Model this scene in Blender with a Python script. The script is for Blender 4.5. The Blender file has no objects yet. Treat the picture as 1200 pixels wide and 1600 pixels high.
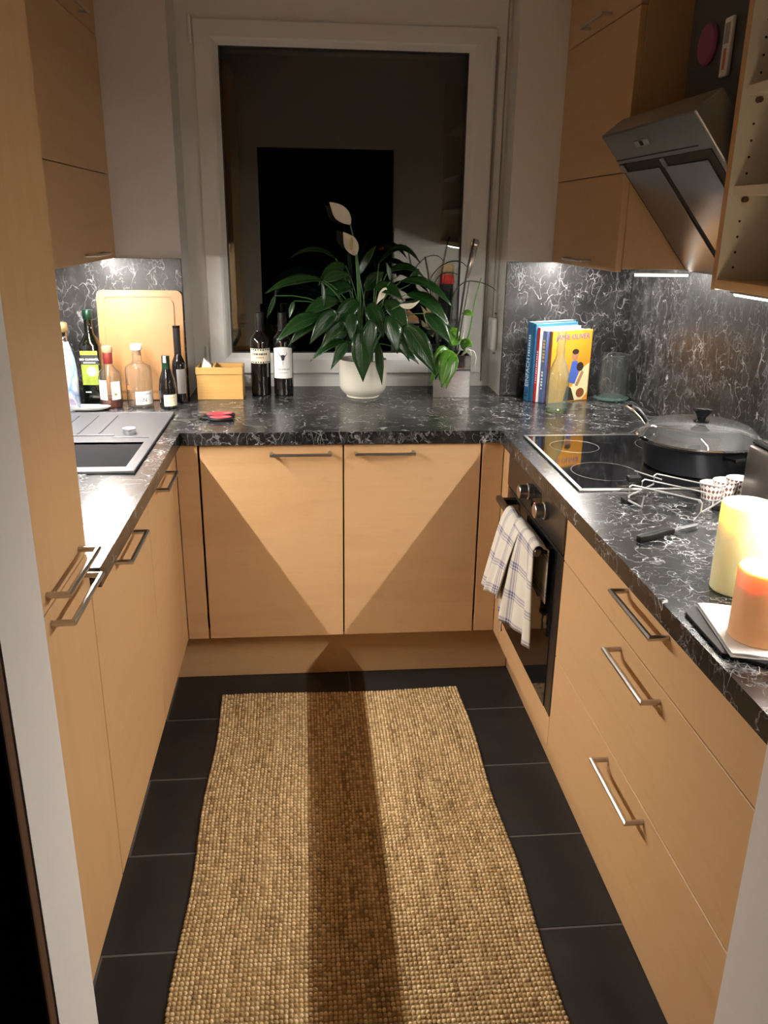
import bpy, bmesh, math, random
from mathutils import Vector, Matrix
random.seed(7)
SC = bpy.context.scene
COL = SC.collection
PI = math.pi

# ------------------------------------------------------------------ camera, world, exposure
def look_camera():
    cd = bpy.data.cameras.new('camera'); co = bpy.data.objects.new('camera', cd); COL.objects.link(co)
    yaw, pitch, roll, f = 0.094, -0.3346, 0.0136, 1300.34
    fw = Vector((math.sin(yaw)*math.cos(pitch), math.cos(yaw)*math.cos(pitch), math.sin(pitch)))
    r = fw.cross(Vector((0, 0, 1))).normalized(); u = r.cross(fw)
    r2 = r*math.cos(roll) + u*math.sin(roll); u2 = -r*math.sin(roll) + u*math.cos(roll)
    m = Matrix((r2, u2, -fw)).transposed().to_4x4(); m.translation = (-0.1097, -2.5721, 1.5323)
    co.matrix_world = m
    cd.sensor_fit = 'VERTICAL'; cd.sensor_height = 32.0; cd.lens = 32.0*f/1600.0
    cd.clip_start = 0.02
    SC.camera = co
look_camera()
w = bpy.data.worlds.new('night'); SC.world = w; w.use_nodes = True
w.node_tree.nodes['Background'].inputs[0].default_value = (0.02, 0.025, 0.04, 1)
w.node_tree.nodes['Background'].inputs[1].default_value = 0.02
SC.view_settings.view_transform = 'Standard'; SC.view_settings.look = 'None'
SC.view_settings.gamma = 1.0; SC.view_settings.use_curve_mapping = False
SC.view_settings.exposure = 0.0
SC.cycles.use_denoising = True
SC.cycles.max_bounces = 12; SC.cycles.diffuse_bounces = 6; SC.cycles.transparent_max_bounces = 24
LED_STRENGTH = 1530.0
LED_COLOR = (1.0, 0.95, 0.89)

# ------------------------------------------------------------------ materials
MATS = {}
class NT:
    def __init__(s, name):
        s.m = bpy.data.materials.new(name); s.m.use_nodes = True; s.t = s.m.node_tree
        s.b = s.t.nodes['Principled BSDF']; s.out = s.t.nodes['Material Output']; MATS[name] = s.m
    def n(s, typ, **kw):
        nd = s.t.nodes.new(typ)
        for k, v in kw.items():
            if hasattr(nd, k): setattr(nd, k, v)
            else: nd.inputs[k.replace('_', ' ')].default_value = v
        return nd
    def l(s, a, b): s.t.links.new(a, b)
    def math(s, op, a, b=None, c=None, clamp=False):
        nd = s.t.nodes.new('ShaderNodeMath'); nd.operation = op; nd.use_clamp = clamp
        for i, v in enumerate((a, b, c)):
            if v is None: continue
            if isinstance(v, (int, float)): nd.inputs[i].default_value = v
            else: s.l(v, nd.inputs[i])
        return nd.outputs[0]
    def coords(s, scale=(1, 1, 1), rot=(0, 0, 0), kind='Object'):
        tc = s.n('ShaderNodeTexCoord'); mp = s.n('ShaderNodeMapping')
        s.l(tc.outputs[kind], mp.inputs[0]); mp.inputs['Scale'].default_value = scale; mp.inputs['Rotation'].default_value = rot
        return mp.outputs[0]
    def ramp(s, fac, stops):
        r = s.n('ShaderNodeValToRGB'); s.l(fac, r.inputs[0]); el = r.color_ramp.elements
        while len(el) < len(stops): el.new(0.5)
        for e, (p, c) in zip(el, stops): e.position = p; e.color = (*c, 1) if len(c) == 3 else c
        return r.outputs[0]
    def mix(s, fac, a, b, blend='MIX'):
        m = s.n('ShaderNodeMix', data_type='RGBA', blend_type=blend)
        for sock, v in ((m.inputs['Factor'], fac), (m.inputs['A'], a), (m.inputs['B'], b)):
            if isinstance(v, (int, float)): sock.default_value = v
            elif isinstance(v, tuple): sock.default_value = (*v, 1)
            else: s.l(v, sock)
        return m.outputs['Result']
    def bump(s, h, strength=0.2, dist=0.002):
        b = s.n('ShaderNodeBump'); b.inputs['Strength'].default_value = strength; b.inputs['Distance'].default_value = dist
        s.l(h, b.inputs['Height']); s.l(b.outputs[0], s.b.inputs['Normal'])
    def set(s, **kw):
        for k, v in kw.items():
            s.b.inputs[k.replace('_', ' ')].default_value = (*v, 1) if isinstance(v, tuple) and len(v) == 3 and 'Radius' not in k else v
        return s
    def base(s, v):
        s.l(v, s.b.inputs['Base Color'])

def plain(name, col, rough=0.5, metal=0.0, var=0.06, scale=40.0, **kw):
    """A procedural paint/plastic/metal: a base colour with fine mottling."""
    t = NT(name); t.set(Roughness=rough, Metallic=metal, **kw)
    nz = t.n('ShaderNodeTexNoise'); nz.inputs['Scale'].default_value = scale; nz.inputs['Detail'].default_value = 3
    t.l(t.coords(), nz.inputs['Vector'])
    a = tuple(c*(1-var) for c in col); b = tuple(min(1, c*(1+var)) for c in col)
    t.base(t.mix(nz.outputs[0], a, b))
    return t.m

def maple(name, axis):
    """Maple laminate; the grain runs along the given axis (0 x, 1 y, 2 z)."""
    t = NT(name); t.set(Roughness=0.42, Specular_IOR_Level=0.4)
    sc = [9.0, 9.0, 9.0]; sc[axis] = 0.9
    v = t.coords(tuple(sc))
    n1 = t.n('ShaderNodeTexNoise', noise_dimensions='3D'); n1.inputs['Scale'].default_value = 1.6; n1.inputs['Detail'].default_value = 5; n1.inputs['Distortion'].default_value = 0.8
    t.l(v, n1.inputs['Vector'])
    sc2 = [160.0, 160.0, 160.0]; sc2[axis] = 6.0
    n2 = t.n('ShaderNodeTexNoise'); n2.inputs['Scale'].default_value = 1.0; n2.inputs['Detail'].default_value = 2
    t.l(t.coords(tuple(sc2)), n2.inputs['Vector'])
    c = t.ramp(n1.outputs[0], [(0.30, (0.575, 0.352, 0.170)), (0.52, (0.612, 0.383, 0.192)), (0.75, (0.598, 0.370, 0.183))])
    fk = t.n('ShaderNodeTexNoise'); fk.inputs['Scale'].default_value = 1.0; fk.inputs['Detail'].default_value = 4
    sc3 = [38.0, 38.0, 38.0]; sc3[axis] = 13.0
    t.l(t.coords(tuple(sc3)), fk.inputs['Vector'])
    mr = t.n('ShaderNodeMapRange'); t.l(fk.outputs[0], mr.inputs[0]); mr.inputs[1].default_value = .60; mr.inputs[2].default_value = .78
    c = t.mix(t.math('MULTIPLY', mr.outputs[0], 0.35), c, (0.47, 0.275, 0.125))
    t.base(t.mix(t.math('MULTIPLY', n2.outputs[0], 0.14), c, (0.44, 0.26, 0.12)))
    return t.m

def marble(name, scale=1.0, rough=0.28, vein=.4):
    t = NT(name); t.set(Roughness=rough, Specular_IOR_Level=0.5)
    co = t.coords((1.0, 1.0, 0.72), (0.5, 0.35, 0.6))
    def warp(src, sc, amp, off):
        nz = t.n('ShaderNodeTexNoise'); nz.inputs['Scale'].default_value = sc*scale; nz.inputs['Detail'].default_value = 4
        o = t.n('ShaderNodeVectorMath', operation='ADD'); t.l(src, o.inputs[0]); o.inputs[1].default_value = (off, off*.7, off*.3)
        t.l(o.outputs[0], nz.inputs['Vector'])
        sub = t.n('ShaderNodeVectorMath', operation='SUBTRACT'); t.l(nz.outputs['Color'], sub.inputs[0]); sub.inputs[1].default_value = (.5, .5, .5)
        sca = t.n('ShaderNodeVectorMath', operation='SCALE'); t.l(sub.outputs[0], sca.inputs[0]); sca.inputs['Scale'].default_value = amp/scale
        add = t.n('ShaderNodeVectorMath', operation='ADD'); t.l(o.outputs[0], add.inputs[0]); t.l(sca.outputs[0], add.inputs[1])
        return add.outputs[0]
    def mask(src, sc, lo, hi):
        mk = t.n('ShaderNodeTexNoise'); mk.inputs['Scale'].default_value = sc*scale; mk.inputs['Detail'].default_value = 4; mk.inputs['Roughness'].default_value = .65
        t.l(src, mk.inputs['Vector'])
        mr = t.n('ShaderNodeMapRange'); t.l(mk.outputs[0], mr.inputs[0]); mr.inputs[1].default_value = lo; mr.inputs[2].default_value = hi
        return mr.outputs[0]
    veins = None
    # contour veins of a turbulent noise, broken up by masks
    for sc, wdt, ms, lo, hi, off in ((6, .0065, 13, .42, .66, 0.0), (13, .011, 18, .46, .68, 5.0), (28, .020, 14, .50, .70, 9.0)):
        v = warp(co, 9, .10, off)
        nz = t.n('ShaderNodeTexNoise'); nz.inputs['Scale'].default_value = sc*scale; nz.inputs['Detail'].default_value = 2.5; nz.inputs['Roughness'].default_value = .55
        t.l(v, nz.inputs['Vector'])
        line = t.math('SUBTRACT', 1.0, t.math('DIVIDE', t.math('ABSOLUTE', t.math('SUBTRACT', nz.outputs[0], .5)), wdt), clamp=True)
        x = t.math('MULTIPLY', line, mask(v, ms, lo, hi))
        veins = x if veins is None else t.math('MAXIMUM', veins, x)
    # fine crackle
    for sc, wdt, ms, lo, hi, off in ((14, .026, 7, .50, .68, 2.0), (34, .050, 9, .50, .68, 14.0)):
        v = warp(co, 14, .075, off)
        vo = t.n('ShaderNodeTexVoronoi', feature='DISTANCE_TO_EDGE'); vo.inputs['Scale'].default_value = sc*scale; t.l(v, vo.inputs['Vector'])
        line = t.math('SUBTRACT', 1.0, t.math('DIVIDE', vo.outputs['Distance'], wdt), clamp=True)
        x = t.math('MULTIPLY', t.math('MULTIPLY', line, mask(v, ms, lo, hi)), .8)
        veins = t.math('MAXIMUM', veins, x)
    wv_ = warp(co, 6, .15, 21.0)
    cl = t.n('ShaderNodeTexNoise'); cl.inputs['Scale'].default_value = 9*scale; cl.inputs['Detail'].default_value = 7; cl.inputs['Roughness'].default_value = .65; t.l(wv_, cl.inputs['Vector'])
    basec = t.ramp(cl.outputs[0], [(0.38, (0.005, 0.005, 0.0055)), (0.56, (0.013, 0.013, 0.0145)), (0.76, (0.050, 0.050, 0.053))])
    hot = mask(wv_, 16, .52, .72)
    amt = t.math('MULTIPLY', veins, t.math('ADD', t.math('MULTIPLY', hot, 1.0-vein), vein), clamp=True)
    t.base(t.mix(amt, basec, (0.62, 0.62, 0.62)))
    fine = t.n('ShaderNodeTexNoise'); fine.inputs['Scale'].default_value = 260; fine.inputs['Detail'].default_value = 2; t.l(t.coords(), fine.inputs['Vector'])
    t.bump(fine.outputs[0], 0.05, 0.0005)
    return t.m

def thin_glass(name, tint=(1, 1, 1), rough=0.0, f0=0.045, dens=0.0, col=(.5, .6, .6), edge=.35, edge_pow=2.5):
    """Clear glass wall: transparent with a Schlick reflection."""
    t = NT(name)
    lw = t.n('ShaderNodeLayerWeight'); lw.inputs['Blend'].default_value = 0.5
    p = t.math('POWER', lw.outputs['Facing'], 4.0)
    f = t.math('ADD', t.math('MULTIPLY', p, 0.85), f0, clamp=True)
    tr = t.n('ShaderNodeBsdfTransparent')
    t.l(t.mix(t.math('POWER', lw.outputs['Facing'], edge_pow), tint, tuple(c_*edge for c_ in tint)), tr.inputs[0])   # longer path through the wall at grazing angles
    gl = t.n('ShaderNodeBsdfGlossy'); gl.inputs['Roughness'].default_value = rough
    mx = t.n('ShaderNodeMixShader'); t.l(f, mx.inputs[0]); t.l(tr.outputs[0], mx.inputs[1]); t.l(gl.outputs[0], mx.inputs[2])
    last = mx.outputs[0]
    if dens:
        df = t.n('ShaderNodeBsdfDiffuse'); df.inputs[0].default_value = (*col, 1)
        m2 = t.n('ShaderNodeMixShader'); m2.inputs[0].default_value = dens; t.l(last, m2.inputs[1]); t.l(df.outputs[0], m2.inputs[2]); last = m2.outputs[0]
    t.l(last, t.out.inputs['Surface'])
    return t.m

def emit(name, col, strength):
    t = NT(name); t.set(Base_Color=(.8, .8, .8)); t.b.inputs['Emission Color'].default_value = (*col, 1); t.b.inputs['Emission Strength'].default_value = strength
    return t.m

def wax(name, col):
    t = NT(name); t.set(Base_Color=col, Roughness=0.4)
    t.b.inputs['Subsurface Weight'].default_value = 1.0
    t.b.inputs['Subsurface Radius'].default_value = (0.022, 0.019, 0.014); t.b.inputs['Subsurface Scale'].default_value = 0.5
    return t.m

maple('maple_x', 0); maple('maple_y', 1); maple('maple_z', 2)
marble('marble_top', 1.35, 0.25, .60); marble('marble_wall', 1.2, 0.36, .40)
plain('wall_paint', (0.74, 0.71, 0.67), 0.75, var=0.03, scale=90)
plain('ceiling_paint', (0.78, 0.76, 0.73), 0.8, var=0.02)
plain('pvc', (0.78, 0.77, 0.74), 0.35, var=0.015)
plain('seal', (0.02, 0.02, 0.02), 0.6)
plain('carcass', (0.70, 0.65, 0.55), 0.55, var=0.03)
plain('dark_gap', (0.02, 0.015, 0.01), 0.8)
plain('steel', (0.55, 0.53, 0.50), 0.28, 1.0, var=0.05, scale=200)
plain('wire_steel', (0.85, 0.84, 0.82), 0.35, 0.9, var=0.02)
plain('chrome', (0.80, 0.80, 0.80), 0.08, 1.0, var=0.01)
plain('mirror_silver', (0.27, 0.265, 0.26), 0.035, 1.0, var=0.04, scale=15)
plain('black_plastic', (0.007, 0.007, 0.007), 0.45, var=0.2, Specular_IOR_Level=0.2)
plain('black_gloss', (0.006, 0.006, 0.007), 0.05, var=0.1)
plain('oven_steel', (0.13, 0.11, 0.095), 0.30, 0.85, var=0.06, scale=150)
plain('sink_composite', (0.055, 0.055, 0.062), 0.42, var=0.25, scale=500)
plain('enamel_black', (0.014, 0.015, 0.018), 0.33, var=0.2, scale=300)
plain('dark_wood', (0.075, 0.034, 0.020), 0.45, var=0.25, scale=30)
plain('grout', (0.105, 0.10, 0.095), 0.8, var=0.1)
plain('cream_ceramic', (0.60, 0.57, 0.48), 0.25, var=0.02)
plain('white_ceramic', (0.80, 0.79, 0.76), 0.2, var=0.02)
plain('soil', (0.03, 0.02, 0.012), 0.9, var=0.5, scale=120)
plain('paper_white', (0.78, 0.77, 0.74), 0.7, var=0.03)
plain('paper_cream', (0.72, 0.66, 0.50), 0.7, var=0.04)
plain('ink', (0.02, 0.02, 0.022), 0.6)
plain('ink_orange', (0.55, 0.16, 0.05), 0.6)
plain('ink_purple', (0.10, 0.06, 0.30), 0.5)
plain('ink_white', (0.75, 0.77, 0.78), 0.5)
plain('ink_gold', (0.55, 0.42, 0.16), 0.45)
plain('bottle_black', (0.006, 0.005, 0.005), 0.06, var=0.2, Coat_Weight=0.5)
plain('bottle_green', (0.004, 0.030, 0.012), 0.06, var=0.2, Coat_Weight=0.5)
plain('bottle_olive', (0.0012, 0.0018, 0.0007), 0.07, var=0.2, Coat_Weight=0.5)
plain('foil_black', (0.010, 0.009, 0.009), 0.35, var=0.2)
plain('foil_green', (0.004, 0.022, 0.012), 0.3, 0.3)
plain('foil_wine', (0.17, 0.018, 0.015), 0.35)
plain('cork', (0.32, 0.20, 0.10), 0.7, var=0.2, scale=200)
plain('gold_cap', (0.60, 0.42, 0.20), 0.3, 0.9)
plain('label_yellow', (0.42, 0.44, 0.04), 0.5)
plain('label_green', (0.20, 0.26, 0.03), 0.5, var=0.4, scale=60)
plain('liquid_rum', (0.10, 0.018, 0.008), 0.1)
plain('red_plastic', (0.62, 0.05, 0.06), 0.35)
plain('book_teal', (0.012, 0.07, 0.12), 0.35); plain('book_blue', (0.025, 0.13, 0.27), 0.35)
plain('book_red', (0.52, 0.025, 0.02), 0.35); plain('book_slate', (0.075, 0.11, 0.24), 0.4); plain('book_brown', (0.22, 0.07, 0.02), 0.45)
plain('pages', (0.74, 0.71, 0.64), 0.8, var=0.06, scale=300)
plain('pink', (0.26, 0.055, 0.115), 0.5)
plain('stake', (0.012, 0.010, 0.009), 0.5)
plain('flower', (0.72, 0.66, 0.52), 0.55, var=0.08)
plain('spadix', (0.60, 0.50, 0.20), 0.7, var=0.2, scale=300)
plain('root', (0.45, 0.47, 0.38), 0.7, var=0.2)
plain('strap_grey', (0.33, 0.31, 0.29), 0.8, var=0.1, scale=200)
plain('zone_grey', (0.07, 0.07, 0.07), 0.4)
plain('hood_dark', (0.10, 0.095, 0.09), 0.5, 0.6)
plain('hood_steel', (0.27, 0.255, 0.25), 0.30, 0.95, var=0.05, scale=120)
plain('red_food', (0.60, 0.03, 0.02), 0.45); plain('tan_food', (0.55, 0.38, 0.18), 0.6, var=0.2, scale=60)
plain('skin_tone', (0.42, 0.20, 0.11), 0.6); plain('shirt_blue', (0.06, 0.12, 0.45), 0.6); plain('cloth_pale', (0.78, 0.72, 0.42), 0.6); plain('hair_dark', (0.03, 0.02, 0.012), 0.6)
emit('led', LED_COLOR, LED_STRENGTH)
emit('led_end', (1.0, 0.95, 0.84), 3.5)
emit('display_red', (1.0, 0.02, 0.05), 1.2)
emit('flame', (1.0, 0.80, 0.50), 240.0)
wax('wax_ivory', (0.90, 0.83, 0.47)); wax('wax_orange', (0.93, 0.53, 0.28))
thin_glass('pane_glass', (0.86, 0.88, 0.87), 0.0, 0.07, edge=.8)
thin_glass('clear_glass', (0.93, 0.95, 0.94), 0.0, 0.08, 0.02, (.7, .75, .75))
thin_glass('aqua_glass', (0.86, 0.94, 0.92), 0.02, 0.10, 0.12, (0.55, 0.78, 0.72))
thin_glass('aqua_base', (0.70, 0.88, 0.83), 0.05, 0.16, 0.07, (0.42, 0.60, 0.55))
thin_glass('lid_glass', (0.82, 0.84, 0.84), 0.02, 0.12, 0.10, (0.5, 0.5, 0.5))

def tile_mat():
    t = NT('slate_tile'); t.set(Roughness=0.5)
    n = t.n('ShaderNodeTexNoise'); n.inputs['Scale'].default_value = 9; n.inputs['Detail'].default_value = 6
    oi = t.n('ShaderNodeObjectInfo'); ad = t.n('ShaderNodeVectorMath', operation='ADD')
    t.l(t.coords(), ad.inputs[0]); sc = t.math('MULTIPLY', oi.outputs['Random'], 50.0); t.l(sc, ad.inputs[1]); t.l(ad.outputs[0], n.inputs['Vector'])
    t.base(t.ramp(n.outputs[0], [(.3, (0.012, 0.012, 0.0125)), (.6, (0.019, 0.0185, 0.0185)), (.85, (0.031, 0.028, 0.026))]))
    t.bump(n.outputs[0], 0.25, 0.002)
tile_mat()
def jute_mat():
    t = NT('jute'); t.set(Roughness=0.85, Specular_IOR_Level=0.2)
    at = t.n('ShaderNodeAttribute'); at.attribute_name = 'tone'
    n = t.n('ShaderNodeTexNoise'); n.inputs['Scale'].default_value = 1.0; n.inputs['Detail'].default_value = 3
    t.l(t.coords((22, 4, 1)), n.inputs['Vector'])
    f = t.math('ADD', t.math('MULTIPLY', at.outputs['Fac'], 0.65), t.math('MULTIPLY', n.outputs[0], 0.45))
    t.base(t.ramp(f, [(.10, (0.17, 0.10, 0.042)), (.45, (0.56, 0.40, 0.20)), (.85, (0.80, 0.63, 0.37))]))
    fb = t.n('ShaderNodeTexNoise'); fb.inputs['Scale'].default_value = 1.0; t.l(t.coords((250, 900, 400)), fb.inputs['Vector'])
    t.bump(fb.outputs[0], 0.4, 0.001)
jute_mat()
def leaf_mat(name, a, b, vein):
    t = NT(name); t.set(Roughness=0.24, Specular_IOR_Level=0.4)
    uv = t.n('ShaderNodeUVMap'); sx = t.n('ShaderNodeSeparateXYZ'); t.l(uv.outputs[0], sx.inputs[0])
    ax = t.math('ABSOLUTE', t.math('SUBTRACT', sx.outputs[0], 0.5))
    rib = t.math('SUBTRACT', 1.0, t.math('DIVIDE', ax, 0.035), clamp=True)
    side = t.math('SINE', t.math('MULTIPLY', t.math('SUBTRACT', sx.outputs[1], t.math('MULTIPLY', ax, 0.55)), 95.0))
    n = t.n('ShaderNodeTexNoise'); n.inputs['Scale'].default_value = 14; t.l(t.coords(), n.inputs['Vector'])
    c = t.mix(n.outputs[0], a, b)
    c = t.mix(t.math('MULTIPLY', rib, 0.8), c, vein)
    t.base(c)
    t.bump(t.math('ADD', t.math('MULTIPLY', side, 0.5), t.math('MULTIPLY', rib, -2.0)), 0.20, 0.0012)
    t.b.inputs['Subsurface Weight'].default_value = 0.0
leaf_mat('leaf_dark', (0.0055, 0.024, 0.0055), (0.010, 0.042, 0.008), (0.022, 0.070, 0.016))
leaf_mat('leaf_orchid', (0.03, 0.11, 0.010), (0.075, 0.18, 0.018), (0.14, 0.26, 0.05))
plain('stem_green', (0.05, 0.13, 0.03), 0.45); plain('stem_dark', (0.025, 0.035, 0.012), 0.5)
def towel_mat():
    t = NT('towel_check'); t.set(Roughness=0.9, Specular_IOR_Level=0.1)
    uv = t.n('ShaderNodeUVMap'); sx = t.n('ShaderNodeSeparateXYZ'); t.l(uv.outputs[0], sx.inputs[0])
    def lines(c, period):
        fr = t.math('FRACT', t.math('DIVIDE', c, period)); tot = None
        for p, wd in ((0.42, .035), (0.52, .035), (0.62, .02)):
            d = t.math('ABSOLUTE', t.math('SUBTRACT', fr, p)); x = t.math('LESS_THAN', d, wd)
            tot = x if tot is None else t.math('MAXIMUM', tot, x)
        return tot
    a = lines(sx.outputs[0], 0.105); b = lines(sx.outputs[1], 0.105)
    s = t.math('MULTIPLY', t.math('ADD', a, b), 0.42)
    n = t.n('ShaderNodeTexNoise'); n.inputs['Scale'].default_value = 400; t.l(t.coords(), n.inputs['Vector'])
    base = t.mix(n.outputs[0], (0.60, 0.56, 0.48), (0.70, 0.66, 0.58))
    t.base(t.mix(s, base, (0.02, 0.025, 0.18)))
    t.bump(n.outputs[0], 0.3, 0.001)
towel_mat()
def bamboo(name, c1, c2, sc):
    t = NT(name); t.set(Roughness=0.4)
    n = t.n('ShaderNodeTexNoise'); n.inputs['Scale'].default_value = 1; n.inputs['Detail'].default_value = 3; t.l(t.coords(sc), n.inputs['Vector'])
    t.base(t.mix(n.outputs[0], c1, c2))
bamboo('bamboo', (0.46, 0.26, 0.075), (0.60, 0.36, 0.12), (6, 60, 160))
bamboo('beech_board', (0.25, 0.115, 0.040), (0.33, 0.165, 0.060), (22, 12, 2))
def swirl_mat():
    t = NT('bottle_swirl'); t.set(Roughness=0.25)
    n = t.n('ShaderNodeTexNoise'); n.inputs['Scale'].default_value = 9; n.inputs['Detail'].default_value = 4; n.inputs['Distortion'].default_value = 2.5
    t.l(t.coords((1, 1, .6)), n.inputs['Vector'])
    t.base(t.ramp(n.outputs[0], [(.3, (0.42, 0.42, 0.46)), (.45, (0.12, 0.22, 0.36)), (.55, (0.46, 0.46, 0.50)), (.66, (0.17, 0.14, 0.30)), (.8, (0.45, 0.43, 0.50))]))
swirl_mat()
def cover_mat():
    t = NT('book_orange'); t.set(Roughness=0.3)
    n = t.n('ShaderNodeTexNoise'); n.inputs['Scale'].default_value = 6; t.l(t.coords(), n.inputs['Vector'])
    t.base(t.mix(n.outputs[0], (0.66, 0.23, 0.015), (0.80, 0.42, 0.04)))
cover_mat()
def cup_mat():
    t = NT('cup_print'); t.set(Roughness=0.6)
    uv = t.n('ShaderNodeUVMap'); sx = t.n('ShaderNodeSeparateXYZ'); t.l(uv.outputs[0], sx.inputs[0])
    a = t.math('ABSOLUTE', t.math('SUBTRACT', t.math('FRACT', t.math('MULTIPLY', sx.outputs[0], 18.0)), 0.5))
    b = t.math('ABSOLUTE', t.math('SUBTRACT', t.math('FRACT', t.math('MULTIPLY', sx.outputs[1], 2.5)), 0.5))
    d = t.math('LESS_THAN', t.math('ADD', a, b), 0.42)
    t.base(t.mix(d, (0.78, 0.75, 0.72), (0.17, 0.07, 0.045)))
cup_mat()
def M(n): return MATS[n]

# ------------------------------------------------------------------ mesh helpers
class MB:
    def __init__(s): s.v = []; s.f = []; s.uv = None
    def box(s, x0, x1, y0, y1, z0, z1):
        x0, x1 = min(x0, x1), max(x0, x1); y0, y1 = min(y0, y1), max(y0, y1); z0, z1 = min(z0, z1), max(z0, z1)
        k = len(s.v)
        s.v += [(x0,y0,z0),(x1,y0,z0),(x1,y1,z0),(x0,y1,z0),(x0,y0,z1),(x1,y0,z1),(x1,y1,z1),(x0,y1,z1)]
        s.f += [tuple(k+i for i in q) for q in ((0,3,2,1),(4,5,6,7),(0,1,5,4),(1,2,6,5),(2,3,7,6),(3,0,4,7))]
        return s
    def prism(s, pts, a0, a1, axis):
        """Extrude the 2-D outline along axis: 'y' -> pts are (x,z), 'z' -> (x,y), 'x' -> (y,z)."""
        k = len(s.v); n = len(pts)
        def P(p, a): return {'y': (p[0], a, p[1]), 'z': (p[0], p[1], a), 'x': (a, p[0], p[1])}[axis]
        s.v += [P(p, a0) for p in pts] + [P(p, a1) for p in pts]
        s.f += [tuple(k+i for i in range(n))[::-1], tuple(k+n+i for i in range(n))]
        s.f += [(k+i, k+(i+1) % n, k+n+(i+1) % n, k+n+i) for i in range(n)]
        return s
    def lathe(s, prof, c=(0, 0, 0), seg=28, cap=True, axis='z', sx=1, sy=1):
        k = len(s.v); n = len(prof)
        for i in range(seg):
            a = 2*PI*i/seg; ca, sa = math.cos(a), math.sin(a)
            for r, z in prof:
                p = {'z': (r*ca*sx, r*sa*sy, z), 'x': (z, r*ca, r*sa), 'y': (r*sa, z, r*ca)}[axis]
                s.v.append((c[0]+p[0], c[1]+p[1], c[2]+p[2]))
        for i in range(seg):
            j = (i+1) % seg
            for m in range(n-1):
                s.f.append((k+i*n+m, k+j*n+m, k+j*n+m+1, k+i*n+m+1))
        if cap:
            if prof[0][0] > 1e-6: s.f.append(tuple(k+i*n for i in range(seg))[::-1])
            if prof[-1][0] > 1e-6: s.f.append(tuple(k+i*n+n-1 for i in range(seg)))
        return s
    def tube(s, path, r, seg=8, r1=None):
        path = [Vector(p) for p in path]; k = len(s.v); n = len(path)
        up = Vector((0, 0, 1))
        for i, p in enumerate(path):
            d = (path[min(i+1, n-1)] - path[max(i-1, 0)]).normalized()
            ref = up if abs(d.dot(up)) < 0.95 else Vector((1, 0, 0))
            a = d.cross(ref).normalized(); b = d.cross(a)
            rr = r if r1 is None else r + (r1-r)*i/(n-1)
            mi, ms = None, 1.0
            if 0 < i < n-1:
                e1, e2 = (p-path[i-1]).normalized(), (path[i+1]-p).normalized(); d = (e1+e2).normalized(); m_ = e2-e1
                if m_.length > 1e-4:
                    mi = m_.normalized(); ms = min(2.0, 1.0/max(.3, e1.dot(d)))
                    if n < 8: a = d.cross(mi).normalized(); b = mi
            for j in range(seg):
                t = 2*PI*j/seg; o_ = a*(rr*math.cos(t)) + b*(rr*math.sin(t))
                if mi is not None: o_ += mi*(o_.dot(mi)*(ms-1.0))
                s.v.append(tuple(p + o_))
        for i in range(n-1):
            for j in range(seg):
                j2 = (j+1) % seg
                s.f.append((k+i*seg+j, k+i*seg+j2, k+(i+1)*seg+j2, k+(i+1)*seg+j))
        s.f.append(tuple(k+j for j in range(seg))[::-1]); s.f.append(tuple(k+(n-1)*seg+j for j in range(seg)))
        return s
    def add(s, verts, faces):
        k = len(s.v); s.v += [tuple(v) for v in verts]; s.f += [tuple(k+i for i in f) for f in faces]; return s
    def rot(s, ang, c=(0, 0), axis='z', frm=0):
        ca, sa = math.cos(ang), math.sin(ang)
        for i in range(frm, len(s.v)):
            x, y, z = s.v[i]; dx, dy = x-c[0], y-c[1]
            s.v[i] = (c[0]+dx*ca-dy*sa, c[1]+dx*sa+dy*ca, z)
        return s
    def build(s, name, mat, parent=None, bevel=0.0, smooth=False, seg=2, weld=False, local=False):
        me = bpy.data.meshes.new(name); me.from_pydata(s.v, [], s.f)
        bm = bmesh.new(); bm.from_mesh(me)
        if weld: bmesh.ops.remove_doubles(bm, verts=bm.verts, dist=1e-6)
        bmesh.ops.recalc_face_normals(bm, faces=bm.faces)
        if bevel:
            es = [e for e in bm.edges if len(e.link_faces) == 2 and e.calc_face_angle(0) > 0.6]
            bmesh.ops.bevel(bm, geom=es, offset=bevel, segments=seg, affect='EDGES', profile=0.5, clamp_overlap=True)
        if smooth:
            for f in bm.faces: f.smooth = True
            for e in bm.edges:
                if len(e.link_faces) == 2 and e.calc_face_angle(0) > 0.7: e.smooth = False
        bm.to_mesh(me); bm.free()
        return link(name, me, mat, parent)

def link(name, me, mat, parent=None):
    o = bpy.data.objects.new(name, me); COL.objects.link(o)
    if mat: me.materials.append(M(mat) if isinstance(mat, str) else mat)
    put(o, parent); return o
def put(o, parent):
    """Parts are modelled in room coordinates; undo the parent's own offset."""
    if parent is None: return
    o.parent = parent
    if parent.type == 'EMPTY' and parent.get('_local') is None: o.location = -Vector(parent.location)
def tag(o, label, cat, group=None):
    o['label'] = label; o['category'] = cat
    if group: o['group'] = group
    return o
def thing(name, label, cat, loc=(0, 0, 0), group=None):
    o = bpy.data.objects.new(name, None); COL.objects.link(o); o.location = loc; o.empty_display_size = 0.05
    return tag(o, label, cat, group)
def struct(o): o['kind'] = 'structure'; return o
def box(*a): return MB().box(*a)

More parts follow.
